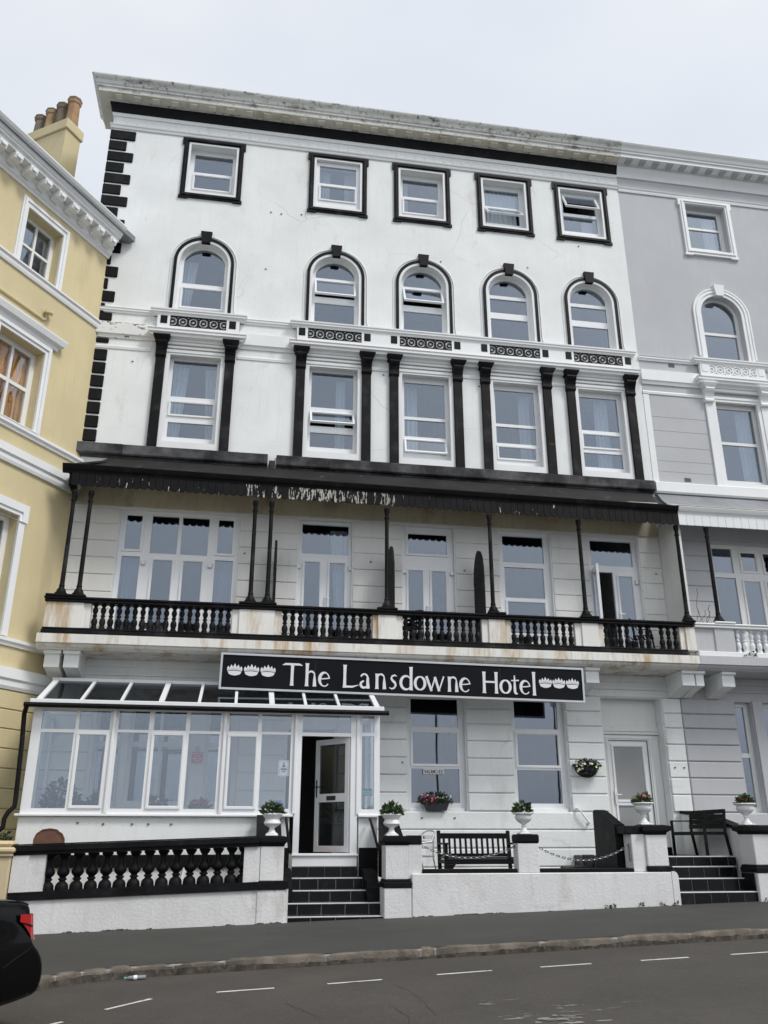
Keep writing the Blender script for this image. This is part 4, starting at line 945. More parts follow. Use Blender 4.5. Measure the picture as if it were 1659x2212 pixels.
p3 = pier('slim square white pier with black block cap between the two chains', 4.905, 5.285, 1.52, 1.67, 1.047, band=False, cap_over=.012, ybk=-2.83)
p4 = pier('white pier with overhanging black cap left of the right hand steps', 7.295, 7.69, 1.66, 1.83, 1.14, band=False, cap_over=.07)
part('band', MB().cbox(7.27, 7.74, YF-.012, -2.68, 1.062, 1.138, .012), 'black_paint', p4)
part('side_block', MB().cbox(7.035, 7.294, YF+.07, -2.72, 1.047, 1.67, .01), 'shaded_stucco', p4); part('side_cap', MB().cbox(6.92, 7.294, YF+.055, -2.71, 1.671, 1.815, .015), 'black_paint', p4)
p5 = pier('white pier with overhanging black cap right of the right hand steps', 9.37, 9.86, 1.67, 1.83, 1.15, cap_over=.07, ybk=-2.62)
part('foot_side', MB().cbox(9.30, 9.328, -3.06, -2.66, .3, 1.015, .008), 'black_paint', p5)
tag(part('boundary_wall', MB().cbox(9.86, 14, YF, -2.8, 0, 1.02, .01), 'shaded_stucco'), 'white low wall in front of the grey house', 'wall')
yp_ = thing('cream_pier', 'cream painted gate pier with rounded moulded cap next to the balustrade wall', 'pier', (-3.75, -3.0, .1))
part('body', MB().cbox(-4.0, -3.425, -3.20, -2.75, 0, 1.33, .015), 'cream_stucco', yp_)
part('cap', MB().cbox(-4.02, -3.40, -3.24, -2.72, 1.331, 1.38, .015).cbox(-4.05, -3.37, -3.27, -2.70, 1.381, 1.47, .03).cbox(-4.0, -3.42, -3.22, -2.74, 1.471, 1.565, .045), 'cream_stucco', yp_)
tag(part('cream_wall', MB().add(*skew(-9, -4.0, -3.1, -2.8, -.4, .75, -.2, .80)), 'cream_stucco'), 'low cream wall running left from the cream pier', 'wall')

# steps
def steps(label, specs, xt, ntile, ztop_back, nm='entrance_steps'):
    # specs: list of (nosing z, front y, x0, x1), bottom first
    st = thing(nm, label, 'steps', ((specs[0][2]+specs[0][3])/2, specs[0][1]+.5, .3))
    for i, (zn, yf, x0, x1) in enumerate(specs):
        zb = specs[i-1][0] if i else zn-.30
        yb = specs[i+1][1] if i+1 < len(specs) else ztop_back
        part('step_core', MB().box(x0, x1, yf+.012, yb+.05, -.1 if i == 0 else zb-.03, zn-.012), 'grout', st)
        n = ntile; w = (x1-x0)/n; off = (i % 2)*w*.5
        edges = [x0]+[x0+off+w*k for k in range(0 if off else 1, n+1) if x0 < x0+off+w*k < x1-.02]+[x1]
        for a, b in zip(edges, edges[1:]):
            if b-a < .03: continue
            part('tile', MB().cbox(a+.006, b-.006, yf, yf+.0125, max(zb+.003, -.1), zn-.022, .003), 'tile' if random.random() < .8 or i > 1 else 'tile_worn', st)
        tr = [x0]+[x0+w*.7+w*k for k in range(n) if x0+w*.7+w*k < x1-.03]+[x1]
        for a, b in zip(tr, tr[1:]):
            part('tread_tile', MB().cbox(a+.003, b-.003, yf+.012, yb-.001, zn-.013, zn-.004, .003), 'tile_worn' if i < 2 and random.random() < .4 else 'tile', st)
        part('nosing', MB().cbox(x0+.005, x1-.005, yf-.006, yf+.030, zn-.020, zn+.002, .005), 'nosing_metal', st)
    return st
steps('black tiled front steps with bright metal nosings leading to the open door', [(.405,-3.06,.93,2.57),(.585,-2.74,.94,2.55),(.765,-2.42,1.0,2.44),(.95,-2.10,1.06,2.33)], 0, 4, YC-.08)
part_top = thing('door_plinth', 'black tiled riser under the conservatory door frame', 'step', (1.68, -1.75, .95))
for k in range(4): part('tile', MB().cbox(1.095+k*.295, 1.095+k*.295+.287, YC-.072, YC-.045, .952, 1.118, .003), 'tile', part_top)
part('core', MB().box(1.09, 2.27, YC-.06, YC+.05, .9, 1.125), 'grout', part_top)
for x0, x1, nm in ((2.335, 2.56, 'black curved cheek wall right of the front steps'), (.875, 1.055, 'black curved cheek wall left of the front steps')):
    pr = [(-1.715,0),(-1.715,1.10),(-2.05,1.09),(-2.25,1.03),(-2.45,.92),(-2.68,.80),(-2.68,0)]
    tag(part('cheek_wall', MB().prism(pr, 'x', x0, x1), 'black_paint'), nm, 'wall')
for x0, x1, nm in ((2.66, 2.98, 'black sloping flank panel rising behind the urn right of the front steps'), (.42, .84, 'black sloping flank panel rising behind the urn left of the front steps')):
    pr = [(-1.78,.95),(-1.78,2.0),(-1.86,2.0),(-2.66,1.60),(-2.66,.95)]
    tag(part('flank_panel', MB().prism(pr, 'x', x0, x1), 'black_paint'), nm, 'panel')
for x, nm in ((2.50, 'black handrail sloping down right of the front steps'), (.95, 'black handrail sloping down left of the front steps')):
    tag(part('handrail', MB().tube([(x,YC-.08,1.93),(x,YC-.14,1.93),(x+.02,-2.3,1.62),(x+.03,-2.62,1.42),(x+.05,-2.69,1.38)], .026, 8), 'black_paint', None, True), nm, 'handrail')
steps('black tiled side steps with metal nosings leading up to the landing with the bench', [(.715,-3.06,7.80,9.40),(.925,-2.75,7.80,9.34),(1.115,-2.44,7.80,9.30),(1.285,-2.14,7.80,9.55)], 0, 5, -2.0)
landing = struct('landing', MB().box(7.10, 9.60, -2.02, -.045, .2, 1.275), 'tile_worn')
part('door_threshold', MB().cbox(7.98, 9.2, -.30, -.042, 1.276, 1.42, .01), 'tile', landing)
part('threshold_nosing', MB().cbox(7.98, 9.2, -.31, -.27, 1.421, 1.435, .004), 'chrome', landing)
# sloping black flank left of the landing
tag(part('flank_wall', MB().prism([(-2.68,.9),(-2.68,1.84),(-2.60,1.86),(-1.95,2.10),(-1.80,2.12),(-1.72,2.08),(-1.70,.9)], 'x', 6.90, 7.10), 'black_paint'), 'black sloping wall beside the landing, rising behind the right hand pier', 'wall')
dv = thing('dividing_wall', 'white sloping side wall with black coping behind the landing bench', 'wall', (9.7, -1.4, 1))
part('wall', MB().prism([(-2.70,.5),(-2.70,1.64),(-1.0,2.02),(-.05,2.10),(-.05,.5)], 'x', 9.605, 9.80), 'stucco', dv)
part('coping', MB().prism([(-2.70,1.642),(-2.70,1.70),(-1.0,2.085),(-.05,2.165),(-.05,2.102),(-1.0,2.022)], 'x', 9.58, 9.82), 'black_paint', dv)
terrace = struct('terrace', MB().box(3.0, 7.05, -2.8, -.045, -.1, .86), 'concrete')
for nm, a in (('dark grey slate slab leaning at the foot of the landing', (6.85,7.08,-1.2,-1.1,.862,1.30)), ('dark flat stone slab lying on the terrace', (6.35,6.85,-1.7,-1.2,.862,1.10))):
    tag(part('stone_slab', MB().cbox(*a, .015), 'black_sill'), nm, 'slab')

# ================================================================== PLANTERS
def leaves(n, rx, ry, rz, ls, seed, up=.5):
    rr = random.Random(seed); mb = MB()
    for i in range(n):
        while True:
            x, y, z = rr.uniform(-1, 1), rr.uniform(-1, 1), rr.uniform(0, 1)
            if x*x+y*y+(z*.9)**2 < 1: break
        p = Vector((x*rx, y*ry, z*rz*(1-.35*(x*x+y*y))))
        d = Vector((x*1.1+rr.uniform(-.6, .6), y*1.1+rr.uniform(-.6, .6), rr.uniform(-.2, 1)*up+.25)).normalized()
        s_ = d.cross(Vector((rr.uniform(-1, 1), rr.uniform(-1, 1), .4))).normalized(); nn = d.cross(s_)
        L = ls*rr.uniform(.6, 1.3); w = L*.28
        mb.add([p, p+d*L*.5+s_*w+nn*w*.3, p+d*L, p+d*L*.5-s_*w+nn*w*.3], [(0,1,2),(0,2,3)])
    return mb
def petals(n, rx, ry, z0, z1, ps, seed, front=False):
    rr = random.Random(seed); mb = MB()
    for i in range(n):
        a = rr.uniform(0, 2*math.pi) if not front else rr.uniform(math.pi, 2*math.pi); q = math.sqrt(rr.uniform(.15, 1))
        p = Vector((rx*q*math.cos(a), ry*q*math.sin(a), rr.uniform(z0, z1)*(1-.3*q)))
        nrm = Vector((math.cos(a)*.6+rr.uniform(-.3, .3), math.sin(a)*.6-.5, .7)).normalized(); u = nrm.orthogonal().normalized(); v = nrm.cross(u)
        for k in range(5):
            t0 = 2*math.pi*k/5; c0 = u*math.cos(t0)+v*math.sin(t0); e0 = u*math.cos(t0-.55)+v*math.sin(t0-.55); e1 = u*math.cos(t0+.55)+v*math.sin(t0+.55)
            s_ = ps*rr.uniform(.8, 1.15)
            mb.add([p, p+e0*s_*.75+nrm*s_*.2, p+c0*s_+nrm*s_*.12, p+e1*s_*.75+nrm*s_*.2], [(0,1,2,3)])
    return mb
def greens(root, pos, n, rx, ry, rz, ls, seed, cols, mt='leaf', fs=.022, nf=10):
    o = link('foliage', mesh_of(leaves(n, rx, ry, rz, ls, seed), 'foliage', mt), root, pos); o['kind'] = 'stuff'
    for k, c in enumerate(cols):
        f = link('flowers', mesh_of(petals(nf, rx*.95, ry*.95, rz*.55, rz*1.12, fs, seed+k+50), 'flowers', 'petal_'+c), root, pos); f['kind'] = 'stuff'
UP = [(.085,.0),(.085,.025),(.062,.03),(.05,.05),(.036,.085),(.034,.10),(.046,.112),(.046,.122),(.034,.132),(.05,.15),(.10,.18),(.135,.215),(.15,.25),(.148,.275),(.13,.285),(.135,.295),(.18,.312),(.19,.322),(.185,.335),(.16,.335),(.14,.31)]
UW = [(.10,.0),(.10,.02),(.075,.028),(.055,.05),(.04,.095),(.045,.105),(.07,.12),(.12,.145),(.145,.175),(.14,.205),(.125,.225),(.12,.24),(.14,.27),(.165,.305),(.175,.32),(.17,.335),(.15,.335),(.12,.30)]
def urn(label, x, y, z, kind, cols, seed, s_=1.0, hgt=.16, sp=.155):
    t = thing('urn_planter', label, 'planter', (x, y, z), 'white urns on the gate piers')
    o = link('urn', mesh_of(MB().lathe([(r_*s_, q*s_) for r_, q in (UP if kind else UW)], seg=26, flute=.05), 'urn', 'trim_white', True), t, (x, y, z+.022))
    part('base', MB().cbox(x-.105*s_, x+.105*s_, y-.105*s_, y+.105*s_, z+.001, z+.024, .004), 'trim_white', t)
    link('soil', mesh_of(MB().lathe([(.145*s_,0),(.14*s_,.02)], seg=16), 'soil', 'soil'), t, (x, y, z+.335*s_))
    greens(t, (x, y, z+.345*s_), 190, sp*1.1, sp*1.1, hgt*1.1, .085, seed, cols, 'leaf', .026, 14)
urn('squat white urn of dark purple pansies on the pier left of the front steps', .655, -2.91, 1.64, 0, ['purple'], 11, 1.0, .17)
urn('squat white urn with leafy purple pansies on the pier right of the front steps', 2.715, -2.91, 1.64, 0, ['purple'], 12, 1.0, .17)
urn('fluted white urn with sparse dark pansies on the slim pier between the chains', 5.08, -2.97, 1.67, 1, ['purple'], 13, 1.0, .16, .14)
urn('fluted white urn with pink flowers on the pier left of the side steps', 7.39, -2.90, 1.83, 1, ['pink'], 14, 1.08, .14, .14)
urn('fluted white urn with pink flowers on the pier right of the side steps', 9.42, -2.90, 1.83, 1, ['pink'], 15, 1.08, .13, .13)
wb = thing('window_box', 'black trough of pink and white flowers on the ground floor window sill', 'planter', (4.16, -.02, 2.135))
part('trough', MB().add([(3.96,-.14,2.14),(4.36,-.14,2.14),(4.36,.04,2.14),(3.96,.04,2.14),(3.91,-.17,2.28),(4.41,-.17,2.28),(4.41,.06,2.28),(3.91,.06,2.28)], [(0,1,2,3),(4,5,6,7),(0,1,5,4),(1,2,6,5),(2,3,7,6),(3,0,4,7)]), 'ink', wb)
greens(wb, (4.16, -.05, 2.26), 330, .33, .15, .24, .07, 31, ['white', 'purple'], 'leaf_dark', .024, 26)
f = link('flowers', mesh_of(petals(22, .17, .13, .05, .22, .028, 77), 'flowers', 'petal_pink'), wb, (4.02, -.08, 2.27)); f['kind'] = 'stuff'
hb = thing('wall_basket', 'black half-round wall basket of lemon and purple pansies beside the side door', 'hanging basket', (7.52, -.05, 2.84))
bk = MB(); V = []; F = []
for j in range(7):
    a = math.pi/2*j/6
    for i in range(13):
        b = math.pi*i/12; V.append((7.52+.27*math.cos(a)*math.cos(b), -.05-.24*math.cos(a)*math.sin(b), 3.06-.22*math.sin(a)))
for j in range(6):
    for i in range(12): F.append((j*13+i, j*13+i+1, (j+1)*13+i+1, (j+1)*13+i))
bk.add(V, F); part('liner', bk, 'ink', hb, True)
wr = MB()
for i in range(0, 13, 2): wr.tube([(V[j*13+i][0], V[j*13+i][1]-.008, V[j*13+i][2]-.006) for j in range(7)], .006, 5)
for j in (0, 2, 4): wr.tube([(V[j*13+i][0], V[j*13+i][1]-.008, V[j*13+i][2]-.006) for i in range(13)], .006, 5)
part('wire_frame', wr, 'black_paint', hb, True)
greens(hb, (7.52, -.15, 3.04), 260, .30, .20, .16, .07, 41, ['purple'], 'leaf_dark', .026, 22)
f = link('flowers', mesh_of(petals(30, .30, .23, -.16, .13, .032, 91, True), 'flowers', 'petal_lemon'), hb, (7.52, -.14, 3.04)); f['kind'] = 'stuff'
def potplant(label, x, y, z, rx, rz, n, seed, cols=()):
    t = thing('pot_plant', label, 'plant', (x, y, z))
    link('pot', mesh_of(MB().lathe([(.09,0),(.12,.2),(.13,.2),(.13,.24),(.11,.24)], seg=14), 'pot', 'terracotta', True), t, (x, y, z))
    greens(t, (x, y, z+.2), n, rx, rx, rz, .10, seed, cols, 'leaf_dark', .03, 14)
tb = thing('plant_shelf', 'long white plant shelf along the inside of the conservatory glass', 'shelf', (-1.7, -1.3, 1.30))
part('top', MB().cbox(-3.45, .4, -1.42, -1.15, 1.86, 1.90, .006), 'timber_white', tb)
for x in (-3.4, -1.6, .35): part('leg', MB().box(x-.02, x+.02, -1.40, -1.17, 1.301, 1.859), 'timber_white', tb)
potplant('large bushy plant added behind the conservatory end pane in place of mirrored bushes', -3.12, -1.28, 1.901, .32, .50, 420, 61)  # added plant, stands in for bushes reflected in the end pane
potplant('small leafy plant behind the first opening pane of the conservatory', -2.55, -1.28, 1.901, .16, .22, 120, 62)
potplant('white flowering plant in the middle of the conservatory shelf', -1.42, -1.28, 1.901, .18, .22, 150, 63, ['white'])
potplant('small purple flowering plant below the red notice in the conservatory', -.62, -1.28, 1.901, .16, .18, 120, 64, ['purple', 'pink'])

# ================================================================== FURNITURE
bench = thing('garden_bench', 'black slatted wooden garden bench on the terrace behind the hanging chain', 'bench', (4.62, -1.45, .86))
bx0, bx1, by = 3.90, 5.35, -1.30
for x in (bx0+.03, bx1-.03):
    part('leg', MB().bar((x, by+.0, .861), (x, by+.10, 1.74), .065, .055), 'black_paint', bench); part('leg', MB().bar((x, by-.50, .861), (x, by-.50, 1.49), .065, .055), 'black_paint', bench)
    part('armrest', MB().cbox(x-.04, x+.04, by-.56, by+.04, 1.49, 1.525, .008), 'black_paint', bench)
    part('side_rail', MB().cbox(x-.022, x+.022, by-.48, by+.0, 1.16, 1.23, .006), 'black_paint', bench)
part('top_rail', MB().bar((bx0+.06, by+.085, 1.645), (bx1-.06, by+.085, 1.645), .04, .10), 'black_paint', bench)
part('lower_rail', MB().bar((bx0+.06, by+.05, 1.30), (bx1-.06, by+.05, 1.30), .04, .06), 'black_paint', bench)
for i in range(12):
    x = bx0+.13+i*(bx1-bx0-.26)/11; part('back_slat', MB().bar((x, by+.05, 1.33), (x, by+.083, 1.60), .042, .018), 'black_paint', bench)
for i in range(5): part('seat_slat', MB().cbox(bx0+.01, bx1-.01, by-.50+i*.10, by-.42+i*.10, 1.245, 1.268, .004), 'black_paint', bench)
part('apron', MB().cbox(bx0+.06, bx1-.06, by-.49, by-.46, 1.15, 1.243, .004).prism([(bx0+.06,1.149),(bx0+.06,.98),(bx0+.09,.98),(bx0+.22,1.149)], 'y', by-.49, by-.46), 'black_paint', bench)
b2 = thing('landing_bench', 'black metal bench with slatted back on the landing beside the side door', 'bench', (9.3, -1.3, 1.276))
xf, xb, y0, y1, zl = 9.06, 9.50, -1.98, -.66, 1.276
for y in (y0, y1):
    part('leg', MB().bar((xf, y, zl), (xf, y, 1.93), .045, .045), 'black_paint', b2); part('leg', MB().bar((xb+.05, y, zl), (xb-.02, y, 1.75), .045, .045), 'black_paint', b2)
    part('back_post', MB().bar((xb-.02, y, 1.74), (xb+.02, y, 2.14), .04, .045), 'black_paint', b2)
    part('armrest', MB().bar((xf-.02, y, 1.94), (xb, y, 1.94), .045, .025), 'black_paint', b2)
    part('side_rail', MB().bar((xf, y, 1.69), (xb, y, 1.69), .03, .05), 'black_paint', b2)
for k in range(4): part('back_slat', MB().bar((xb-.035+.012*k, y0-.03, 1.83+k*.09), (xb-.035+.012*k, y1+.03, 1.83+k*.09), .02, .084), 'black_paint', b2)
for k in range(5): part('seat_slat', MB().bar((xf+.03+k*.09, y0-.02, 1.715), (xf+.03+k*.09, y1+.02, 1.715), .075, .022), 'black_paint', b2)
part('front_rail', MB().bar((xf, y0, 1.685), (xf, y1, 1.685), .03, .05), 'black_paint', b2)
def chair(label, x, y, z, rz, mt, group=None):
    t = thing('metal_chair', label, 'chair', (x, y, z), group, rotz=rz or 1e-6)
    for s_ in (-1, 1):
        part('leg', MB().tube([(s_*.25,-.24,0),(s_*.26,-.20,.40),(s_*.27,-.18,.62),(s_*.27,-.12,.66),(s_*.26,.12,.68),(s_*.23,.20,.80),(s_*.20,.24,.84)], .0125, 8), mt, t, True)
        part('rear_leg', MB().tube([(s_*.22,.28,0),(s_*.22,.18,.42),(s_*.22,.20,.80)], .0125, 8), mt, t, True)
    part('back_hoop', MB().tube([(-.20,.24,.84),(-.10,.26,.87),(.10,.26,.87),(.20,.24,.84)], .0125, 8), mt, t, True)
    part('seat_frame', MB().tube([(-.23,-.22,.43),(.23,-.22,.43),(.22,.20,.43),(-.22,.20,.43)], .012, 8, True), mt, t, True)
    for k in range(5): part('seat_slat', MB().cbox(-.22,.22,-.20+k*.085,-.14+k*.085,.436,.446,.003), mt, t)
    for k in range(3): part('back_slat', MB().cbox(-.21,.21,.20+k*.012,.208+k*.012,.55+k*.09,.61+k*.09,.002), mt, t)
chair('silver tubular metal chair on the terrace next to the black bench', 3.42, -1.75, .86, R(-70), 'chrome')
chair('black metal chair on the balcony by the open french door', 8.95, -.50, 5.44, R(60), 'black_paint')
chair('black metal chair on the balcony between the round-topped dividers', 3.55, -.55, 5.44, R(-40), 'black_paint')
for nm, x in (('round black table on the balcony outside the single sash window', 6.15), ('round black table on the balcony outside the double glazed doors by the paired columns', 2.35), ('round black table on the balcony before the wide four light window', -1.9)):
    t = thing('cafe_table', nm, 'table', (x, -.5, 5.44))
    part('top', MB().lathe([(.27,.0),(.275,.01),(.275,.02),(.27,.025)], (x, -.5, 5.70), 20), 'black_paint', t, True)
    part('pedestal', MB().lathe([(.18,0),(.17,.02),(.03,.04),(.025,.255)], (x, -.5, 5.441), 14), 'black_paint', t, True)
for nm, x in (('tall black divider board with rounded top on the balcony beside the paired columns', .58), ('tall black divider board with rounded top behind the central balcony column', 3.15), ('worn black divider board with rounded top between french door and sash window', 5.18)):
    zt_ = 7.62
    pr = [(-.80,5.45),(-.80,7.0),(-.78,7.30),(-.70,7.55),(-.58,7.70),(-.44,7.76),(-.30,7.72),(-.16,7.58),(-.06,7.35),(-.03,7.05),(-.03,5.45)]
    tag(part('divider_board', MB().prism(pr, 'x', x-.02, x+.02).prism([(a*.98-.008, b) for a, b in pr[1:-1]][::1], 'x', x-.026, x-.021), 'black_paint'), nm, 'divider')

# chains between the piers
def chain(label, a, b, sag, tail=None):
    t = thing('chain', label, 'chain', ((a[0]+b[0])/2, a[1], a[2]-sag))
    n = int((Vector(b)-Vector(a)).length/.052*1.03); pts = []
    for i in range(n+1):
        s_ = i/n; pts.append(Vector(a).lerp(Vector(b), s_)-Vector((0, 0, sag*4*s_*(1-s_))))
    V = MB().tube([(.032*math.cos(q)*1.0, .016*math.sin(q), 0) for q in [2*math.pi*k/10 for k in range(10)]], .0065, 5, True)
    me = mesh_of(V, 'chain_link', 'steel_chain', True)
    for i in range(n):
        p, q = pts[i], pts[i+1]; d = q-p
        o = link('chain_link', me, t, (p+q)/2); o.rotation_mode = 'QUATERNION'
        o.rotation_quaternion = d.to_track_quat('X', 'Z') @ Matrix.Rotation(R(90 if i % 2 else 0)+.3, 3, 'X').to_quaternion()
    if tail:
        for i in range(5):
            o = link('chain_link', me, t, Vector(tail)-Vector((0, 0, .03+.05*i))); o.rotation_euler = (R(90*(i % 2)), R(90), 0)
    for p in (a, b): part('eye_ring', MB().tube([(p[0]+.02*math.cos(q), p[1], p[2]+.02*math.sin(q)) for q in [2*math.pi*k/10 for k in range(10)]], .006, 5, True), 'steel_chain', t, True)
chain('grey steel chain hanging in front of the slatted garden bench', (3.235,-2.96,1.48), (4.895,-2.96,1.47), .19)
chain('grey steel chain hanging between the slim pier and the side steps', (5.30,-2.96,1.47), (7.025,-2.96,1.49), .24, (7.0,-3.0,1.48))
hr = thing('grab_rail', 'short white grab rail fixed to the wall by the landing', 'handrail', (7.34, -.1, 1.95))
part('rail', MB().tube([(7.24,-.045,2.20),(7.24,-.12,2.20),(7.27,-.13,2.16),(7.44,-.13,1.94),(7.47,-.12,1.91),(7.47,-.045,1.91)], .02, 8), 'upvc', hr, True)
for x, zz in ((7.24, 2.20), (7.47, 1.91)): link('flange', mesh_of(MB().tube([(0,-.002,0),(0,-.014,0)], .042, 14), 'flange', 'upvc'), hr, (x, -.04, zz))
pl = [(-.24,0),(-.245,.08),(-.21,.17),(-.12,.235),(0,.25),(.10,.235),(.14,.20),(.19,.17),(.235,.09),(.24,-.02),(.2,-.15),(.05,-.22),(-.12,-.20),(-.21,-.12)]
ds = thing('rusty_dish', 'rusty brown oval dish standing behind the sloping balustrade', 'dish', (-2.98, -2.6, .32))
part('face', MB().plate([(-2.98+a, 1.50+b) for a, b in pl], [], -2.66, -2.64).plate([(-2.98+a*1.03, 1.50+b*1.03) for a, b in pl], [[(-2.98+a*.97, 1.50+b*.97) for a, b in pl]], -2.675, -2.63), 'rust_brown', ds)
part('stand', MB().bar((-2.98,-2.6,.322), (-2.98,-2.63,1.50), .04, .04), 'black_paint', ds)
bo = thing('plastic_bottle', 'crushed clear plastic bottle lying in the gutter against the kerb', 'bottle', (-1.02, -6.98, roadz(-1.02, -6.98)))
zb = roadz(-1.02, -6.98)+.026
part('body', MB().tube([(-1.12,-7.0,zb),(-1.10,-6.997,zb),(-1.085,-6.995,zb),(-1.04,-6.985,zb),(-1.0,-6.98,zb),(-.94,-6.965,zb),(-.90,-6.96,zb)], [.009,.010,.020,.024,.021,.024,.022], 10), 'bottle_plastic', bo, True)
part('label_band', MB().tube([(-1.035,-6.985,zb),(-.995,-6.978,zb)], .0255, 10), 'paper', bo, True)
part('cap', MB().tube([(-1.14,-7.004,zb),(-1.118,-7.0,zb)], .012, 8), 'teal_sign', bo, True)
# weeds along the wall foot
for k, x in enumerate((6.45, 6.56, 7.08, 7.45, 7.72, 9.45)):
    o = link('weed', mesh_of(leaves(16, .035, .025, .06, .05, 200+k), 'weed', 'leaf_dark'), None, (x, YF-.03, pave(x, YF)))
    tag(o, ('larger dark weed at the foot of the long garden wall', 'smaller dark weed beside the larger one at the garden wall foot', 'single weed sprouting below the capped pier of the garden wall', 'low weed near the rounded end of the garden wall', 'weed at the rounded end of the garden wall by the side steps', 'weed at the pier foot right of the side steps')[k], 'weed', 'weeds along the wall foot')
tw = MB(); rr = random.Random(5)
for k in range(5):
    p = Vector((10.12+.07*k, -.86, 6.14)); pts = [p]
    for j in range(7): p = p+Vector((rr.uniform(-.03, .06), rr.uniform(-.02, .02), rr.uniform(.05, .12)*(1.3 if k == 0 else .7))); pts.append(p)
    tw.tube(pts, .006, 4)
tag(part('bare_shrub', tw, 'twig'), 'bare twiggy weed growing on the balcony rail by the white wing wall', 'weed')
o = tag(link('weed', mesh_of(leaves(60, .12, .06, .14, .08, 300), 'weed', 'leaf_dark'), None, (-3.86, -1.95, 1.55)), 'scruffy weed growing by the black downpipe', 'weed')
o = tag(link('trailing_plant', mesh_of(leaves(70, .16, .05, .10, .06, 301, -.6), 'trailing_plant', 'leaf_dark'), None, (11.25, -1.0, 5.42)), 'dark trailing plant hanging over the grey house balcony', 'plant')

# curtains
curtain(-2.12,-1.72,13.98,15.5,.45,'white sheer curtain in the arched window nearest the black quoins', taper=.35)
curtain(-2.12,-1.70,10.25,12.4,.45,'white curtain tied at the quoin side of the tall window beside the quoins', taper=.35)
curtain(-1.32,-.94,10.25,12.4,.45,'white curtain on the street lamp side of the tall window beside the quoins', taper=-.35)
curtain(1.28,1.62,17.6,18.85,.35,'white curtain at one side of the flush square attic window', taper=.1)
curtain(2.0,2.32,17.6,18.85,.35,'white curtain at the other side of the flush square attic window', taper=-.1)
curtain(1.92,2.16,10.25,12.4,.5,'white curtain strip in the tall window with the tilted middle vent', folds=3)
curtain(3.66,4.0,10.3,12.4,.5,'white curtain in the tall window with the open bottom vent', folds=3)
curtain(6.68,6.98,10.3,12.4,.5,'white curtain in the tall window between the third and last pilaster pairs', folds=3)
curtain(8.72,9.10,10.2,12.4,.42,'white curtain hanging in the tall window next to the grey house', folds=4)
curtain(3.64,3.8,17.6,18.85,.4,'narrow white curtain in the middle attic window', folds=2)
curtain(6.0,6.95,17.5,18.9,.4,'bunched white net in the attic window with the tilted lower vent', folds=8)
curtain(8.9,9.22,17.5,18.2,.4,'white curtain in the attic window with the tilted upper vent', folds=3)
curtain(1.85,2.26,5.5,8.35,.4,'white curtain drawn aside behind the first balcony door', taper=-.5)
curtain(-2.78,-2.3,5.5,7.4,.35,'white net curtain in the far end light of the wide balcony window', 'curtain_net', folds=5)
curtain(-.8,-.30,5.5,7.4,.35,'white net curtain in the side light by the paired columns', 'curtain_net', folds=5)
curtain(8.20,8.40,5.48,7.6,.35,'dark curtain hanging in the open french door', 'curtain_dark', folds=2)

curtain(8.25, 9.12, 1.45, 3.6, .42, 'plain pale net behind the side door glass', 'interior_pale', folds=7)
# ragged dirt and broken render where the walls meet the pavement
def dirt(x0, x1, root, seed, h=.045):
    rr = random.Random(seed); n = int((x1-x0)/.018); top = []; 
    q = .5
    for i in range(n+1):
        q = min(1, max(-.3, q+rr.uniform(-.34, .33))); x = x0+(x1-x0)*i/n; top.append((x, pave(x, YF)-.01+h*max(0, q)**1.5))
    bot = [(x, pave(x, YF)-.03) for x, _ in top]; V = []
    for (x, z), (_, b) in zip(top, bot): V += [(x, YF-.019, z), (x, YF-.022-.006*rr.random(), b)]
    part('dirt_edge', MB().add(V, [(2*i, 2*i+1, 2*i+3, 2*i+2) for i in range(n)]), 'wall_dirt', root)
dirt(-3.38, .94, fw, 1, .034); dirt(3.03, 7.78, gw, 2, .026)
# rusty fixings left in the render
fx = mesh_of(MB().bar((-.02,-.012,.012), (.02,-.012,-.012), .008, .008).bar((-.02,-.016,-.012), (.02,-.016,.012), .008, .008).bar((0,0,0), (0,-.02,0), .02, .02), 'wall_fixing', 'wall_dirt')
for x, y, z in ((.05,-.0,17.0),(.32,0,16.98),(.85,0,17.03),(-.0,0,15.2),(8.55,0,17.0),(7.02,0,16.1),(4.6,0,16.0),(5.5,0,12.3),(3.05,0,12.4),(-3.0,0,12.2),(-.9,0,12.2),(-.1,-.022,7.55),(2.75,-.022,7.5),(4.95,-.022,7.4),(9.7,-.022,7.55),(3.45,-.04,3.1),(3.85,-.04,2.0),(4.55,-.04,2.0),(9.6,-.04,3.07),(9.82,-.04,3.07)): link('wall_fixing', fx, hotel, (x, y, z))
for x in (-2.72,-2.28,-1.78,-1.5,-1.1): link('wall_fixing', fx, cons, (x, YC+.02, 1.86-.02*(x > -2.5)))

# ================================================================== GREY HOUSE (right)
grey = thing('grey_house', 'pale grey terraced house with white trim adjoining the hotel', 'building', (13, 3, .3))
GX0, GX1 = 9.932, 17.6
GB = [12.56, 15.6]
hl = [rect(c-.62, c+.62, 17.35, 18.9) for c in GB]+[archp(c, .6, 13.70, 15.2) for c in GB]+[rect(c-.64, c+.64, 10.06, 12.45) for c in GB]
hl += [rect(11.24, 13.88, 5.46, 8.42), rect(14.5, 16.9, 5.46, 8.42), rect(11.28, 11.68, 2.13, 4.55), rect(11.98, 13.3, 2.13, 4.55), rect(13.6, 14.0, 2.13, 4.55)]
part('wall', MB().plate(rect(GX0, GX1, -.6, 20.05), hl, .002, .38), 'grey_stucco', grey)
part('shell', MB().box(GX1-.3, GX1, .38, 9, -.6, 20.2).box(GX0, GX1, 9, 9.3, -.6, 20.2), 'grey_stucco', grey)
fl = MB()
for z0 in (1.0, 5.15, 9.55, 13.2, 16.7): fl.box(GX0+.01, GX1-.3, .38, 9, z0, z0+.25)
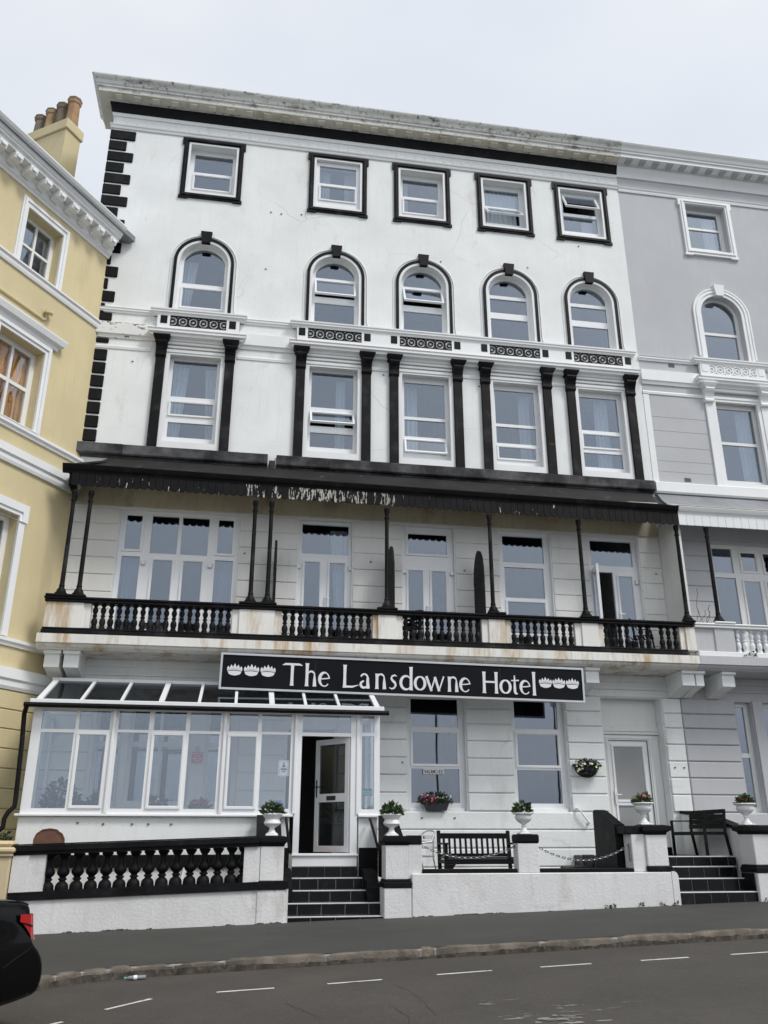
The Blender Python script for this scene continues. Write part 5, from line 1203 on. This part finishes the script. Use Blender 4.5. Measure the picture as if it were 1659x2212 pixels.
fl.box(GX0+.01, GX1-.3, 4.0, 4.1, -.5, 20)
part('floor_slab', fl, 'interior', grey)
part('roof', MB().box(GX0, GX1+.3, -.3, 9.4, 20.25, 20.42), 'grey_lead', grey)
def gm_(name, prof, x0=GX0+.002, x1=GX1, mt='trim_white', y=0): return part(name, MB().sweep(prof, [(x0, y, 0, -1), (x1, y, 0, -1)]), mt, grey)
gm_('cornice', [(0,19.96),(.14,19.97),(.14,20.02),(.40,20.03),(.40,20.13),(.44,20.15),(.44,20.20),(.47,20.22),(.50,20.30),(.56,20.36),(.58,20.40),(.58,20.43),(0,20.43)])
cof2 = mesh_of(MB().cbox(-.09,.09,-.09,.09,-.02,.02,.005), 'modillion', 'grey_dark_stucco')
for i in range(18): link('modillion', cof2, grey, (GX0+.30+i*.42, -.27, 20.008))
gm_('bed_moulding', [(0,19.74),(.05,19.74),(.07,19.80),(.11,19.88),(.13,19.955),(0,19.955)]); gm_('fillet', [(0,19.62),(.04,19.62),(.05,19.70),(.06,19.735),(0,19.735)])
gm_('architrave_moulding', [(0,19.10),(.03,19.10),(.045,19.16),(.03,19.19),(.06,19.22),(.07,19.25),(0,19.25)])
gm_('string_course', P_string, GX0+.002, 11.62); gm_('string_course', P_string, 13.5, 14.7)
gm_('band_course', P_band, GX0+.002, 11.58); gm_('band_course', P_band, 13.54, 14.65)
gm_('thin_moulding', P_thin, GX0+.002, 11.66); gm_('thin_moulding', P_thin, 13.46, 14.7)
gm_('sill_course', [(0,9.66),(.10,9.66),(.13,9.70),(.13,9.94),(.11,9.96),(0,9.965)])
part('white_strip', MB().cbox(GX0+.003, 10.10, -.012, .001, 9.97, 12.49, .004), 'trim_white', grey)
for k, c in enumerate(GB):
    part('window_surround', MB().plate(eared(c, .785, 17.13, 19.07, .17), [rect(c-.63, c+.63, 17.31, 18.93)], -.07, .001), 'trim_white', grey)
    part('window_surround_bead', MB().plate(rect(c-.73, c+.73, 17.21, 19.02), [rect(c-.68, c+.68, 17.26, 18.98)], -.095, -.071), 'trim_white', grey)
    window(grey, rect(c-.622, c+.622, 17.35, 18.902), [(rect(c-.49, c+.49, 18.27, 18.80),), (rect(c-.49, c+.49, 17.55, 18.20),)], .18, mt='timber_white')
    def ring2(a, b, y0, zb): return MB().plate([(c-b,zb),(c-a,zb)]+[(c-a*math.cos(math.pi*t/24), 15.2+a*math.sin(math.pi*t/24)) for t in range(25)]+[(c+a,zb),(c+b,zb)]+[(c+b*math.cos(math.pi*t/24), 15.2+b*math.sin(math.pi*t/24)) for t in range(25)], [], y0, .001)
    part('arch_band', ring2(.605, .80, -.03, 13.66), 'trim_white', grey); part('arch_moulding', ring2(.70, .76, -.055, 13.66), 'trim_white', grey); part('arch_rim', ring2(.802, .845, -.05, 13.80), 'trim_white', grey)
    part('keystone', MB().add([(c-.155,-.12,16.12),(c+.155,-.12,16.12),(c+.11,-.11,15.77),(c-.11,-.11,15.77),(c-.155,.0,16.12),(c+.155,.0,16.12),(c+.11,.04,15.79),(c-.11,.04,15.79)], [(0,1,2,3),(4,5,6,7),(0,1,5,4),(1,2,6,5),(2,3,7,6),(3,0,4,7)]), 'trim_white', grey)
    window(grey, archp(c, .602, 13.70, 15.2), [(seglight(c, .51, 14.70, 15.2, .53),), (rect(c-.49, c+.49, 13.86, 14.62),)], .17, mt='timber_white')
    balconette(grey, c-1.05, c+1.05, [c], 'trim_white', 'trim_white', 'trim_white')
    for d in (-.80, .80): pilaster(grey, c+d, 'trim_white', False); part('pilaster', MB().cbox(c+d-.10, c+d+.10, -.05, .001, 9.97, 12.36, .008), 'trim_white', grey)
    part('window_architrave', MB().plate(rect(c-.69, c+.69, 9.97, 12.56), [rect(c-.60, c+.60, 10.10, 12.43)], -.03, .06), 'trim_white', grey)
    part('window_head', MB().cbox(c-.69, c+.69, -.05, -.031, 12.50, 12.58, .006).cbox(c-.68, c+.68, -.09, -.001, 12.70, 12.795, .012), 'trim_white', grey)
    window(grey, rect(c-.642, c+.642, 10.06, 12.452), [(rect(c-.53, c+.53, 11.34, 12.32),), (rect(c-.53, c+.53, 10.24, 11.26),)], .15, mt='timber_white')
curtain(12.75, 13.15, 10.2, 12.4, .42, 'white curtain in the tall window of the grey house', folds=4)
curtain(12.7, 13.05, 17.5, 18.85, .42, 'sheer curtain in the attic window of the grey house', folds=4)
vm = MB()
for j in range(5): vm.cbox(-.09, .09, -.006, .0, -.045+j*.022, -.036+j*.022, .002)
vme = mesh_of(vm, 'air_brick', 'ink')
for x, zz in ((10.86, 13.42), (10.88, 10.10)): link('air_brick', vme, grey, (x, -.002, zz))
for zz in (11.85, 11.45, 11.0, 10.6, 10.3): part('render_line', MB().box(10.12, 11.66, -.003, .001, zz, zz+.008), 'grey_dark_stucco', grey)
tf2 = canopy(grey, 9.94, 17.6, 0, 0, 'grey_lead', 'trim_white', 'trim_white', False)
bm2 = mesh_of(MB().plate([(-.096,0),(-.096,-.27)]+[(-.096+.192*(i+.5)/6+0, -.27-(.014 if i % 2 else 0)) for i in range(6)]+[(.096,-.27),(.096,0)], [], -.011, .011), 'valance_board', 'trim_white')
for i in range(38): link('valance_board', bm2, grey, (10.04+i*.2, -.958, 8.862+tf2(0)))
part('frieze_panel', MB().cbox(10.04, 17.5, -.03, .001, 8.46, 9.02, .008), 'grey_stucco', grey)
for x in (10.655, 13.4, 16.2): link('iron_column', colm, grey, (x, -.88, 6.185))
blocks(grey, 10.04, 11.22, Z1, 'grey_stucco', -.02, .010); blocks(grey, 13.9, 14.48, Z1, 'grey_stucco', -.02, .010)
for x0 in (11.24, 14.5):
    w_ = 2.64 if x0 < 12 else 2.4
    window(grey, rect(x0, x0+w_, 5.46, 8.42), [(rect(x0+.06,x0+.58,7.70,8.33),), (rect(x0+.06,x0+.60,5.60,7.58),), (rect(x0+.82,x0+1.20,7.77,8.24), True), (rect(x0+1.42,x0+1.80,7.77,8.24), True), (rect(x0+.80,x0+1.22,5.62,7.50), True), (rect(x0+1.40,x0+1.82,5.62,7.50), True), (rect(x0+2.0,x0+w_-.06,5.60,7.58),), (rect(x0+2.0,x0+w_-.06,7.70,8.33),)], .07, mt='timber_white')
part('balcony_slab', MB().prism([(0,5.09),(-.90,5.09),(-.94,5.12),(-.97,5.13),(-1.0,5.165),(-1.0,5.19),(-1.05,5.20),(-1.05,5.375),(-.98,5.385),(0,5.44)], 'x', 9.955, 17.6), 'grey_stucco', grey)
part('balcony_plinth', MB().cbox(10.0, 17.6, -1.0, -.82, 5.386, 5.50, .012), 'trim_white', grey)
part('balcony_rail', MB().cbox(9.96, 17.6, -1.03, -.79, 6.03, 6.085, .014).cbox(9.96, 17.6, -1.05, -.77, 6.086, 6.135, .018), 'trim_white', grey)
for a, b in ((9.98,10.92),(13.0,13.7),(15.8,16.5)): part('balcony_pier', MB().cbox(a, b, -.955, -.84, 5.50, 6.035, .008).cbox(a+.46, b, -.99, -.82, 5.49, 6.04, .008), 'grey_stucco', grey); part('rail_block', MB().cbox(a+.48, b+.04, -1.065, -.765, 6.135, 6.18, .012), 'trim_white', grey)
balw = mesh_of(MB().lathe(bpr, seg=10), 'baluster', 'trim_white', True)
for (a, b), n in (((10.95,13.0),12),((13.7,15.8),12)):
    for i in range(n): link('baluster', balw, grey, (a+(b-a)*(i+.5)/n, -.90, 5.505))
for a, b in ((9.955,10.14),(10.58,10.88),(13.2,13.5),(16,16.3)): console(grey, a, b, 'stucco')
part('string_frieze', MB().cbox(9.94, 17.5, -.03, .001, 4.93, 5.088, .008).cbox(9.94, 17.5, -.05, .001, 4.76, 4.80, .006), 'grey_stucco', grey)
blocks(grey, 9.935, 11.25, ZG, 'grey_stucco', -.04, .018); blocks(grey, 9.935, 15, [2.128, 1.77, 1.41, 1.05, .69], 'grey_stucco', -.04, .018)
part('window_pier', MB().cbox(11.70, 11.96, -.05, .001, 2.14, 4.58, .01), 'grey_stucco', grey)
for a, b in ((11.28, 11.68), (11.98, 13.3), (13.6, 14.0)): window(grey, rect(a, b, 2.13, 4.55), [(rect(a+.05, b-.10, 3.42, 4.46),), (rect(a+.05, b-.10, 2.25, 3.32),)], .16, mt='timber_white')

# ================================================================== YELLOW HOUSE (left, at an angle)
yel = thing('yellow_house', 'yellow stucco house with white window surrounds and bracketed cornice, angled to the hotel', 'building', (-3.87, .0, 0), rotz=R(57))
YW = 'yellow_stucco'
yh = [rect(-2.56,-1.50,13.16,14.62), rect(-2.72,-1.48,9.62,11.50), rect(-2.75,-1.46,5.28,7.72), rect(-5.6,-4.5,13.16,14.62), rect(-5.7,-4.4,9.62,11.50), rect(-5.7,-4.4,5.28,7.72)]
part('wall', MB().plate(rect(-8, .02, -.6, 15.3), yh, 0, .35), YW, yel)
part('shell', MB().box(-8, -7.7, .35, 7, -.6, 15.4).box(-8, .0, 7, 7.3, -.6, 15.4).box(-.28, .0, .35, 7, 4, 15.4).box(-7.7, -.28, 3.0, 3.1, -.6, 15.4), YW, yel)
fl = MB()
for z0 in (1, 5.0, 8.8, 12.6): fl.box(-7.7, -.29, .35, 7, z0, z0+.25)
part('floor_slab', fl, 'interior', yel)
part('roof', MB().box(-8.4, .25, -.55, 7.4, 15.55, 15.70), 'grey_lead', yel)
def ym(name, prof, mt='trim_white', x0=-8, x1=.02, end=False): return part(name, MB().sweep(prof, [(x0, 0, 0, -1), (x1, 0, 1 if end else 0, -1)]+([(x1, .25, 1, 0)] if end else [])), mt, yel)
ym('cornice', [(0,15.32),(.38,15.33),(.38,15.40),(.44,15.42),(.44,15.46),(.47,15.48),(.50,15.56),(.56,15.62),(.60,15.68),(.60,15.71),(0,15.71)], 'trim_white', -8, -.12, False)
ym('bed_moulding', [(0,15.0),(.04,15.0),(.05,15.05),(.10,15.09),(.12,15.15),(.12,15.22),(.16,15.25),(.16,15.315),(0,15.315)], 'trim_white', -8, -.02)
mod = mesh_of(MB().prism([(-.14,.0),(-.40,.0),(-.40,-.07),(-.37,-.15),(-.30,-.17),(-.23,-.14),(-.14,-.20)], 'x', -.105, .105).cbox(-.06,.06,-.425,-.401,-.13,-.03,.008), 'modillion', 'trim_white')
for i in range(17): link('modillion', mod, yel, (-.30-i*.43, 0, 15.325))
ym('string_course', [(0,12.98),(.04,12.98),(.06,13.04),(.06,13.10),(.10,13.13),(.10,13.17),(0,13.18)]); ym('sill_course', [(0,9.42),(.04,9.42),(.05,9.47),(.09,9.50),(.09,9.56),(0,9.58)])
ym('band_course', [(0,8.70),(.05,8.70),(.07,8.76),(.07,8.84),(.11,8.88),(.11,9.05),(0,9.08)]); ym('lower_sill', [(0,5.10),(.04,5.10),(.05,5.15),(.09,5.18),(.09,5.24),(0,5.26)]); ym('ground_band', [(0,4.28),(.05,4.28),(.08,4.34),(.08,4.44),(.12,4.48),(.12,4.68),(0,4.70)])
zz_ = [4.275-.36*i for i in range(12)]
for a, b in zip(zz_, zz_[1:]): part('stucco_block', MB().cbox(-8, .0, -.03, -.001, b+.008, a-.008, .012), YW, yel)
for dx in (0, -2.98):
    c = -2.03+dx
    part('window_surround', MB().plate(rect(c-.70, c+.70, 13.185, 14.83), [rect(c-.53, c+.53, 13.17+.02, 14.62)], -.05, .001), 'trim_white', yel); part('window_surround_bead', MB().plate(rect(c-.66, c+.66, 13.185, 14.79), [rect(c-.60, c+.60, 13.19, 14.73)], -.075, -.051), 'trim_white', yel)
    window(yel, rect(c-.53, c+.53, 13.16, 14.62), [(rect(c-.43,c-.03,13.92,14.52),), (rect(c+.03,c+.43,13.92,14.52),), (rect(c-.43,c-.03,13.24,13.86),), (rect(c+.03,c+.43,13.24,13.86),)], .22, mt='timber_white')
    c = -2.10+dx
    part('window_surround', MB().plate(rect(c-.80, c+.80, 9.585, 11.70), [rect(c-.62, c+.62, 9.62, 11.50)], -.05, .001), 'trim_white', yel); part('window_surround_bead', MB().plate(rect(c-.76, c+.76, 9.585, 11.66), [rect(c-.69, c+.69, 9.59, 11.58)], -.08, -.051), 'trim_white', yel)
    part('window_hood', MB().sweep([(0,11.70),(.06,11.70),(.08,11.78),(.16,11.82),(.18,11.88),(.20,11.94),(.20,11.97),(0,11.99)], [(c-.86,0,-1,0),(c-.86,0,-1,-1),(c+.86,0,1,-1),(c+.86,0,1,0)]), 'trim_white', yel)
    window(yel, rect(c-.62, c+.62, 9.62, 11.50), [(rect(c-.50,c-.03,10.62,11.38),), (rect(c+.03,c+.50,10.62,11.38),), (rect(c-.50,c-.03,9.74,10.54),), (rect(c+.03,c+.50,9.74,10.54),)], .22, mt='timber_white', gl='glass_clear')
    c = -2.105+dx
    part('window_surround', MB().plate(rect(c-.80, c+.80, 5.27, 7.93), [rect(c-.645, c+.645, 5.28, 7.72)], -.05, .001), 'trim_white', yel); part('window_surround_bead', MB().plate(rect(c-.84, c+.84, 7.60, 7.97), [rect(c-.70, c+.70, 7.601, 7.80)], -.08, -.051), 'trim_white', yel)
    window(yel, rect(c-.645, c+.645, 5.28, 7.72), [(rect(c-.52,c+.52,6.55,7.60),), (rect(c-.52,c+.52,5.40,6.45),)], .22, mt='timber_white')
cu = thing('amber_curtain', 'amber drapes behind the tall window of the yellow house', 'curtain', (-3.87, 0, 0), rotz=R(57))
mb = MB(); V = []; F = []
for j in range(2):
    for i in range(61): V.append((-2.66+1.10*i/60, .34+.02*math.sin(i*.9), 9.7+1.75*j))
F = [(i, i+1, i+62, i+61) for i in range(60)]; part('drape', MB().add(V, F), 'curtain_amber', cu, True)
bd = thing('venetian_blind', 'grey venetian blind behind the top window of the yellow house', 'blind', (-3.87, 0, 0), rotz=R(57))
bmsh = mesh_of(MB().cbox(-.5,.5,-.012,.012,-.002,.002,.001), 'blind_slat', 'blind')
for i in range(26): 
    o = link('blind_slat', bmsh, bd, (-2.03, .32, 13.25+i*.05)); o.rotation_euler = (R(35), 0, 0)
fp = thing('floodlight', 'small yellow painted floodlight on a pipe above the hooded window', 'lamp', (-3.87, 0, 0), rotz=R(57))
part('housing', MB().add([(-1.72,-.10,12.52),(-1.50,-.10,12.52),(-1.50,-.10,12.42),(-1.72,-.10,12.42),(-1.66,-.02,12.50),(-1.56,-.02,12.50),(-1.56,-.02,12.44),(-1.66,-.02,12.44),(-1.61,-.22,12.40)], [(4,5,6,7),(0,1,5,4),(1,2,6,5),(2,3,7,6),(3,0,4,7),(0,1,8),(1,2,8),(2,3,8),(3,0,8)]), YW, fp)
part('pipe', MB().tube([(-1.61,-.03,12.46),(-1.61,-.03,12.30),(-1.66,-.03,12.26),(-4.5,-.03,12.26)], .03, 8), YW, fp, True)
# chimney stack
ch = thing('chimney_stack', 'yellow rendered chimney stack with four clay pots on the yellow house', 'chimney', (-5.66, 1.0, 15.6), rotz=R(57))
ch.location = (-5.66, 1.0, 0)
part('stack', MB().cbox(.05, .60, .05, 1.60, 15.3, 19.98, .01), YW, ch); part('cap', MB().cbox(0, .65, 0, 1.65, 19.981, 20.32, .02), YW, ch)
for i, (yy, h, mt) in enumerate(((.20, 1.0, 'terracotta'), (.60, .95, 'old_pot'), (1.00, .90, 'terracotta_pale'), (1.40, .82, 'old_pot'))):
    hh = h
    pt = part('chimney_pot', MB().lathe([(.19,0),(.18,.05),(.155,hh*.76),(.16,hh*.78),(.185,hh*.81),(.195,hh*.90),(.195,hh*.91)], (.32, yy, 20.32), 8), mt, ch)
    part('rim', MB().lathe([(.195,hh*.912),(.205,hh*.93),(.205,hh*.965),(.175,hh),(.13,hh),(.12,hh-.1)], (.32, yy, 20.32), 8), 'old_pot', pt)

# ================================================================== PARKED CAR
car = thing('parked_car', 'shiny black saloon car parked at the kerb with red tail lamp showing', 'car', (-1.57, -9.15, roadz(-1.9, -9.4)), rotz=math.atan2(-.839, -.545))
# local: +X forward (nose), rear bumper at x=0, left flank at y=0 (car body spans y -1.80..0)
HW = .90
# stations along the length; the rear is then rounded in plan and given its profile
stn = [(.0,.90,.84,1.03,.26),(.10,.90,.845,1.045,.25),(.25,.90,.85,1.06,.23),(.5,.90,.86,1.075,.21),(.95,.90,.87,1.085,.20),(1.45,.90,.875,1.06,.19),(2.2,.90,.875,1.03,.19),(2.9,.90,.87,1.0,.19),(3.5,.89,.85,.96,.20),(4.1,.86,.80,.88,.22),(4.45,.78,.70,.74,.26),(4.58,.60,.52,.60,.34)]
def rear(z):
    P = [(.2,.10),(.28,.03),(.40,-.035),(.56,-.045),(.63,-.02),(.70,.05),(.80,.09),(.95,.12),(1.0,.13),(1.04,.17),(1.2,.3)]
    for (a, b), (c, d) in zip(P, P[1:]):
        if z <= c: return b+(d-b)*max(0, z-a)/(c-a)
    return .3
def rearfit(x, yo, z):          # yo: distance from the centre line
    t = max(0., 1-x/.7); k_ = min(1, max(0, (z-.58)/.14)); return x+(rear(z)+(.10+.16*k_)*(abs(yo)/.9)**(8-3*k_))*t*t
V = []; F = []
for (x, ws, wb_, zb_, zs0) in stn:
    zm = zs0+(zb_-zs0)*.45
    half = [(0,zs0),(ws*.5,zs0),(ws*.88,zs0),(ws*.97,zs0+.05),(ws*.995,zs0+.16),(ws,zm),(ws*.995,zm+.10),(ws*.985,zm+.20),(wb_+.02,zb_-.07),(wb_-.005,zb_-.02),(wb_-.07,zb_+.005),(wb_*.5,zb_+.02),(0,zb_+.025)]
    row = [(rearfit(x, y, z), -HW+y, z) for y, z in half]+[(rearfit(x, y, z), -HW-y, z) for y, z in half[-2:0:-1]]
    V += row
m = 24
for i in range(len(stn)-1):
    for j in range(m): F.append((i*m+j, i*m+(j+1) % m, (i+1)*m+(j+1) % m, (i+1)*m+j))
for j in range(11): F.append((j, j+1, m-1-j, (m-j) % m)) if j else F.append((0, 1, m-1))
F.append((11, 12, 13)); F.append(tuple((len(stn)-1)*m+j for j in range(m)))
body = part('body', MB().add(V, F), 'car_black', car, True)
body.modifiers.new('s', 'SUBSURF').levels = 2; body.modifiers['s'].render_levels = 2
cab = MB(); V = []; F = []
for x, w0, z0, w1, z1 in ((.62,.80,1.05,.70,1.09),(1.05,.80,1.06,.62,1.32),(1.5,.80,1.04,.58,1.42),(2.2,.80,1.02,.57,1.44),(2.75,.80,1.0,.58,1.38),(3.35,.80,.97,.66,1.02)):
    V += [(x,-HW+w0,z0),(x,-HW+w1,z1-.03),(x,-HW+w1-.08,z1),(x,-HW-w1+.08,z1),(x,-HW-w1,z1-.03),(x,-HW-w0,z0)]
for i in range(5):
    for j in range(5): F.append((i*6+j, i*6+j+1, (i+1)*6+j+1, (i+1)*6+j))
F += [tuple(range(6)), tuple(30+j for j in range(6))]
part('cabin', cab.add(V, F), 'car_black', car, True)
for s_ in (1, -1):
    q = lambda y: -HW+s_*y
    part('side_glass', MB().add([(1.05,q(.80)+.004*s_,1.08),(2.1,q(.80)+.004*s_,1.05),(3.15,q(.80)+.004*s_,1.02),(2.70,q(.62)+.004*s_,1.33),(2.15,q(.595)+.004*s_,1.385),(1.5,q(.61)+.004*s_,1.37),(1.12,q(.65)+.004*s_,1.28)], [(0,1,4,5,6),(1,2,3,4)]), 'glass_frost', car)
    for x in (1.02, 3.78):
        wh = link('wheel', mesh_of(MB().tube([(0,-.11,0),(0,-.09,0),(0,.09,0),(0,.11,0)], [.29,.32,.32,.29], 28), 'wheel', 'tyre', True), car, (x, q(.80), .32))
        rm = link('rim', mesh_of(MB().tube([(0,-.005,0),(0,.005,0)], .22, 24), 'rim', 'metal_grey', True), wh, Vector((x, q(.80)+s_*.112, .32)))
        part('wheel_arch', MB().tube([(x+.36*math.cos(R(a)), q(.895), .32+.36*math.sin(R(a))) for a in range(0, 181, 15)], .018, 6), 'car_trim', car, True)
    # tail lamp wrapping the corner: a curved patch that follows the body, deepest at the rear end
    V = []; F = []; NU, NV = 12, 6
    for a in range(NU+1):
        u = a/NU
        if u < .4: yo, x = .58+.30*(u/.4), .0
        else: yo, x = .88+.014*min(1, (u-.4)/.2), .46*(u-.4)/.6
        zlo = .74+(.0 if u < .45 else .17*((u-.45)/.55)); zhi = .965-.02*(1-u)
        for b in range(NV+1):
            z = zlo+(zhi-zlo)*b/NV; V.append((rearfit(x, yo, z)-(.016 if u < .5 else .004), q(yo+(.004 if u < .4 else .010)), z+.0))
    for a in range(NU):
        for b in range(NV): F.append((a*(NV+1)+b, a*(NV+1)+b+1, (a+1)*(NV+1)+b+1, (a+1)*(NV+1)+b))
    part('tail_light', MB().add(V, F), 'tail_red', car, True)
part('bumper_seam', MB().tube([(rearfit(x, .9, z), -HW+.899, z) for x, z in ((.05,.70),(.15,.69),(.3,.66),(.45,.62),(.62,.55))], .006, 5), 'car_trim', car, True)
part('light_divider', MB().tube([(rearfit(x, .89, .87)-.004, -HW+.908, z) for x, z in ((.02,.86),(.15,.865),(.3,.88),(.42,.895))], .007, 5), 'car_trim', car, True)
part('boot_seam', MB().tube([(rearfit(x, .8, 1.03), -HW+.80, z) for x, z in ((.08,1.035),(.3,1.06),(.6,1.08),(.9,1.085))], .006, 5), 'car_trim', car, True)
part('number_plate', MB().cbox(.02,.05,-HW-.26,-HW+.26,.70,.81,.004), 'petal_lemon', car)

# ================================================================== ACROSS THE ROAD (seen only mirrored in the windows)
def lamp(label, x, y):
    t = thing('street_lamp', label, 'street lamp', (x, y, 0), 'lamps on the promenade')
    part('post', MB().tube([(x,y,0),(x,y,1.2),(x,y,1.25),(x,y,8.8)], [.11,.11,.07,.05], 10), 'black_paint', t, True)
    part('lantern', MB().lathe([(.05,0),(.22,.15),(.25,.5),(.08,.65)], (x, y, 8.75), 10), 'metal_grey', t, True)
lamp('tall black street lamp on the promenade, mirrored in the window with the vacancies card', 11.1, -30); lamp('tall black street lamp on the promenade, mirrored in the window beside the wall basket', 18.2, -30)
o = tag(link('hedge', mesh_of(leaves(2500, 14, .8, 1.5, .35, 900), 'hedge', 'leaf_dark'), None, (-6, -33, -.01)), 'low dark hedge along the promenade', 'hedge')
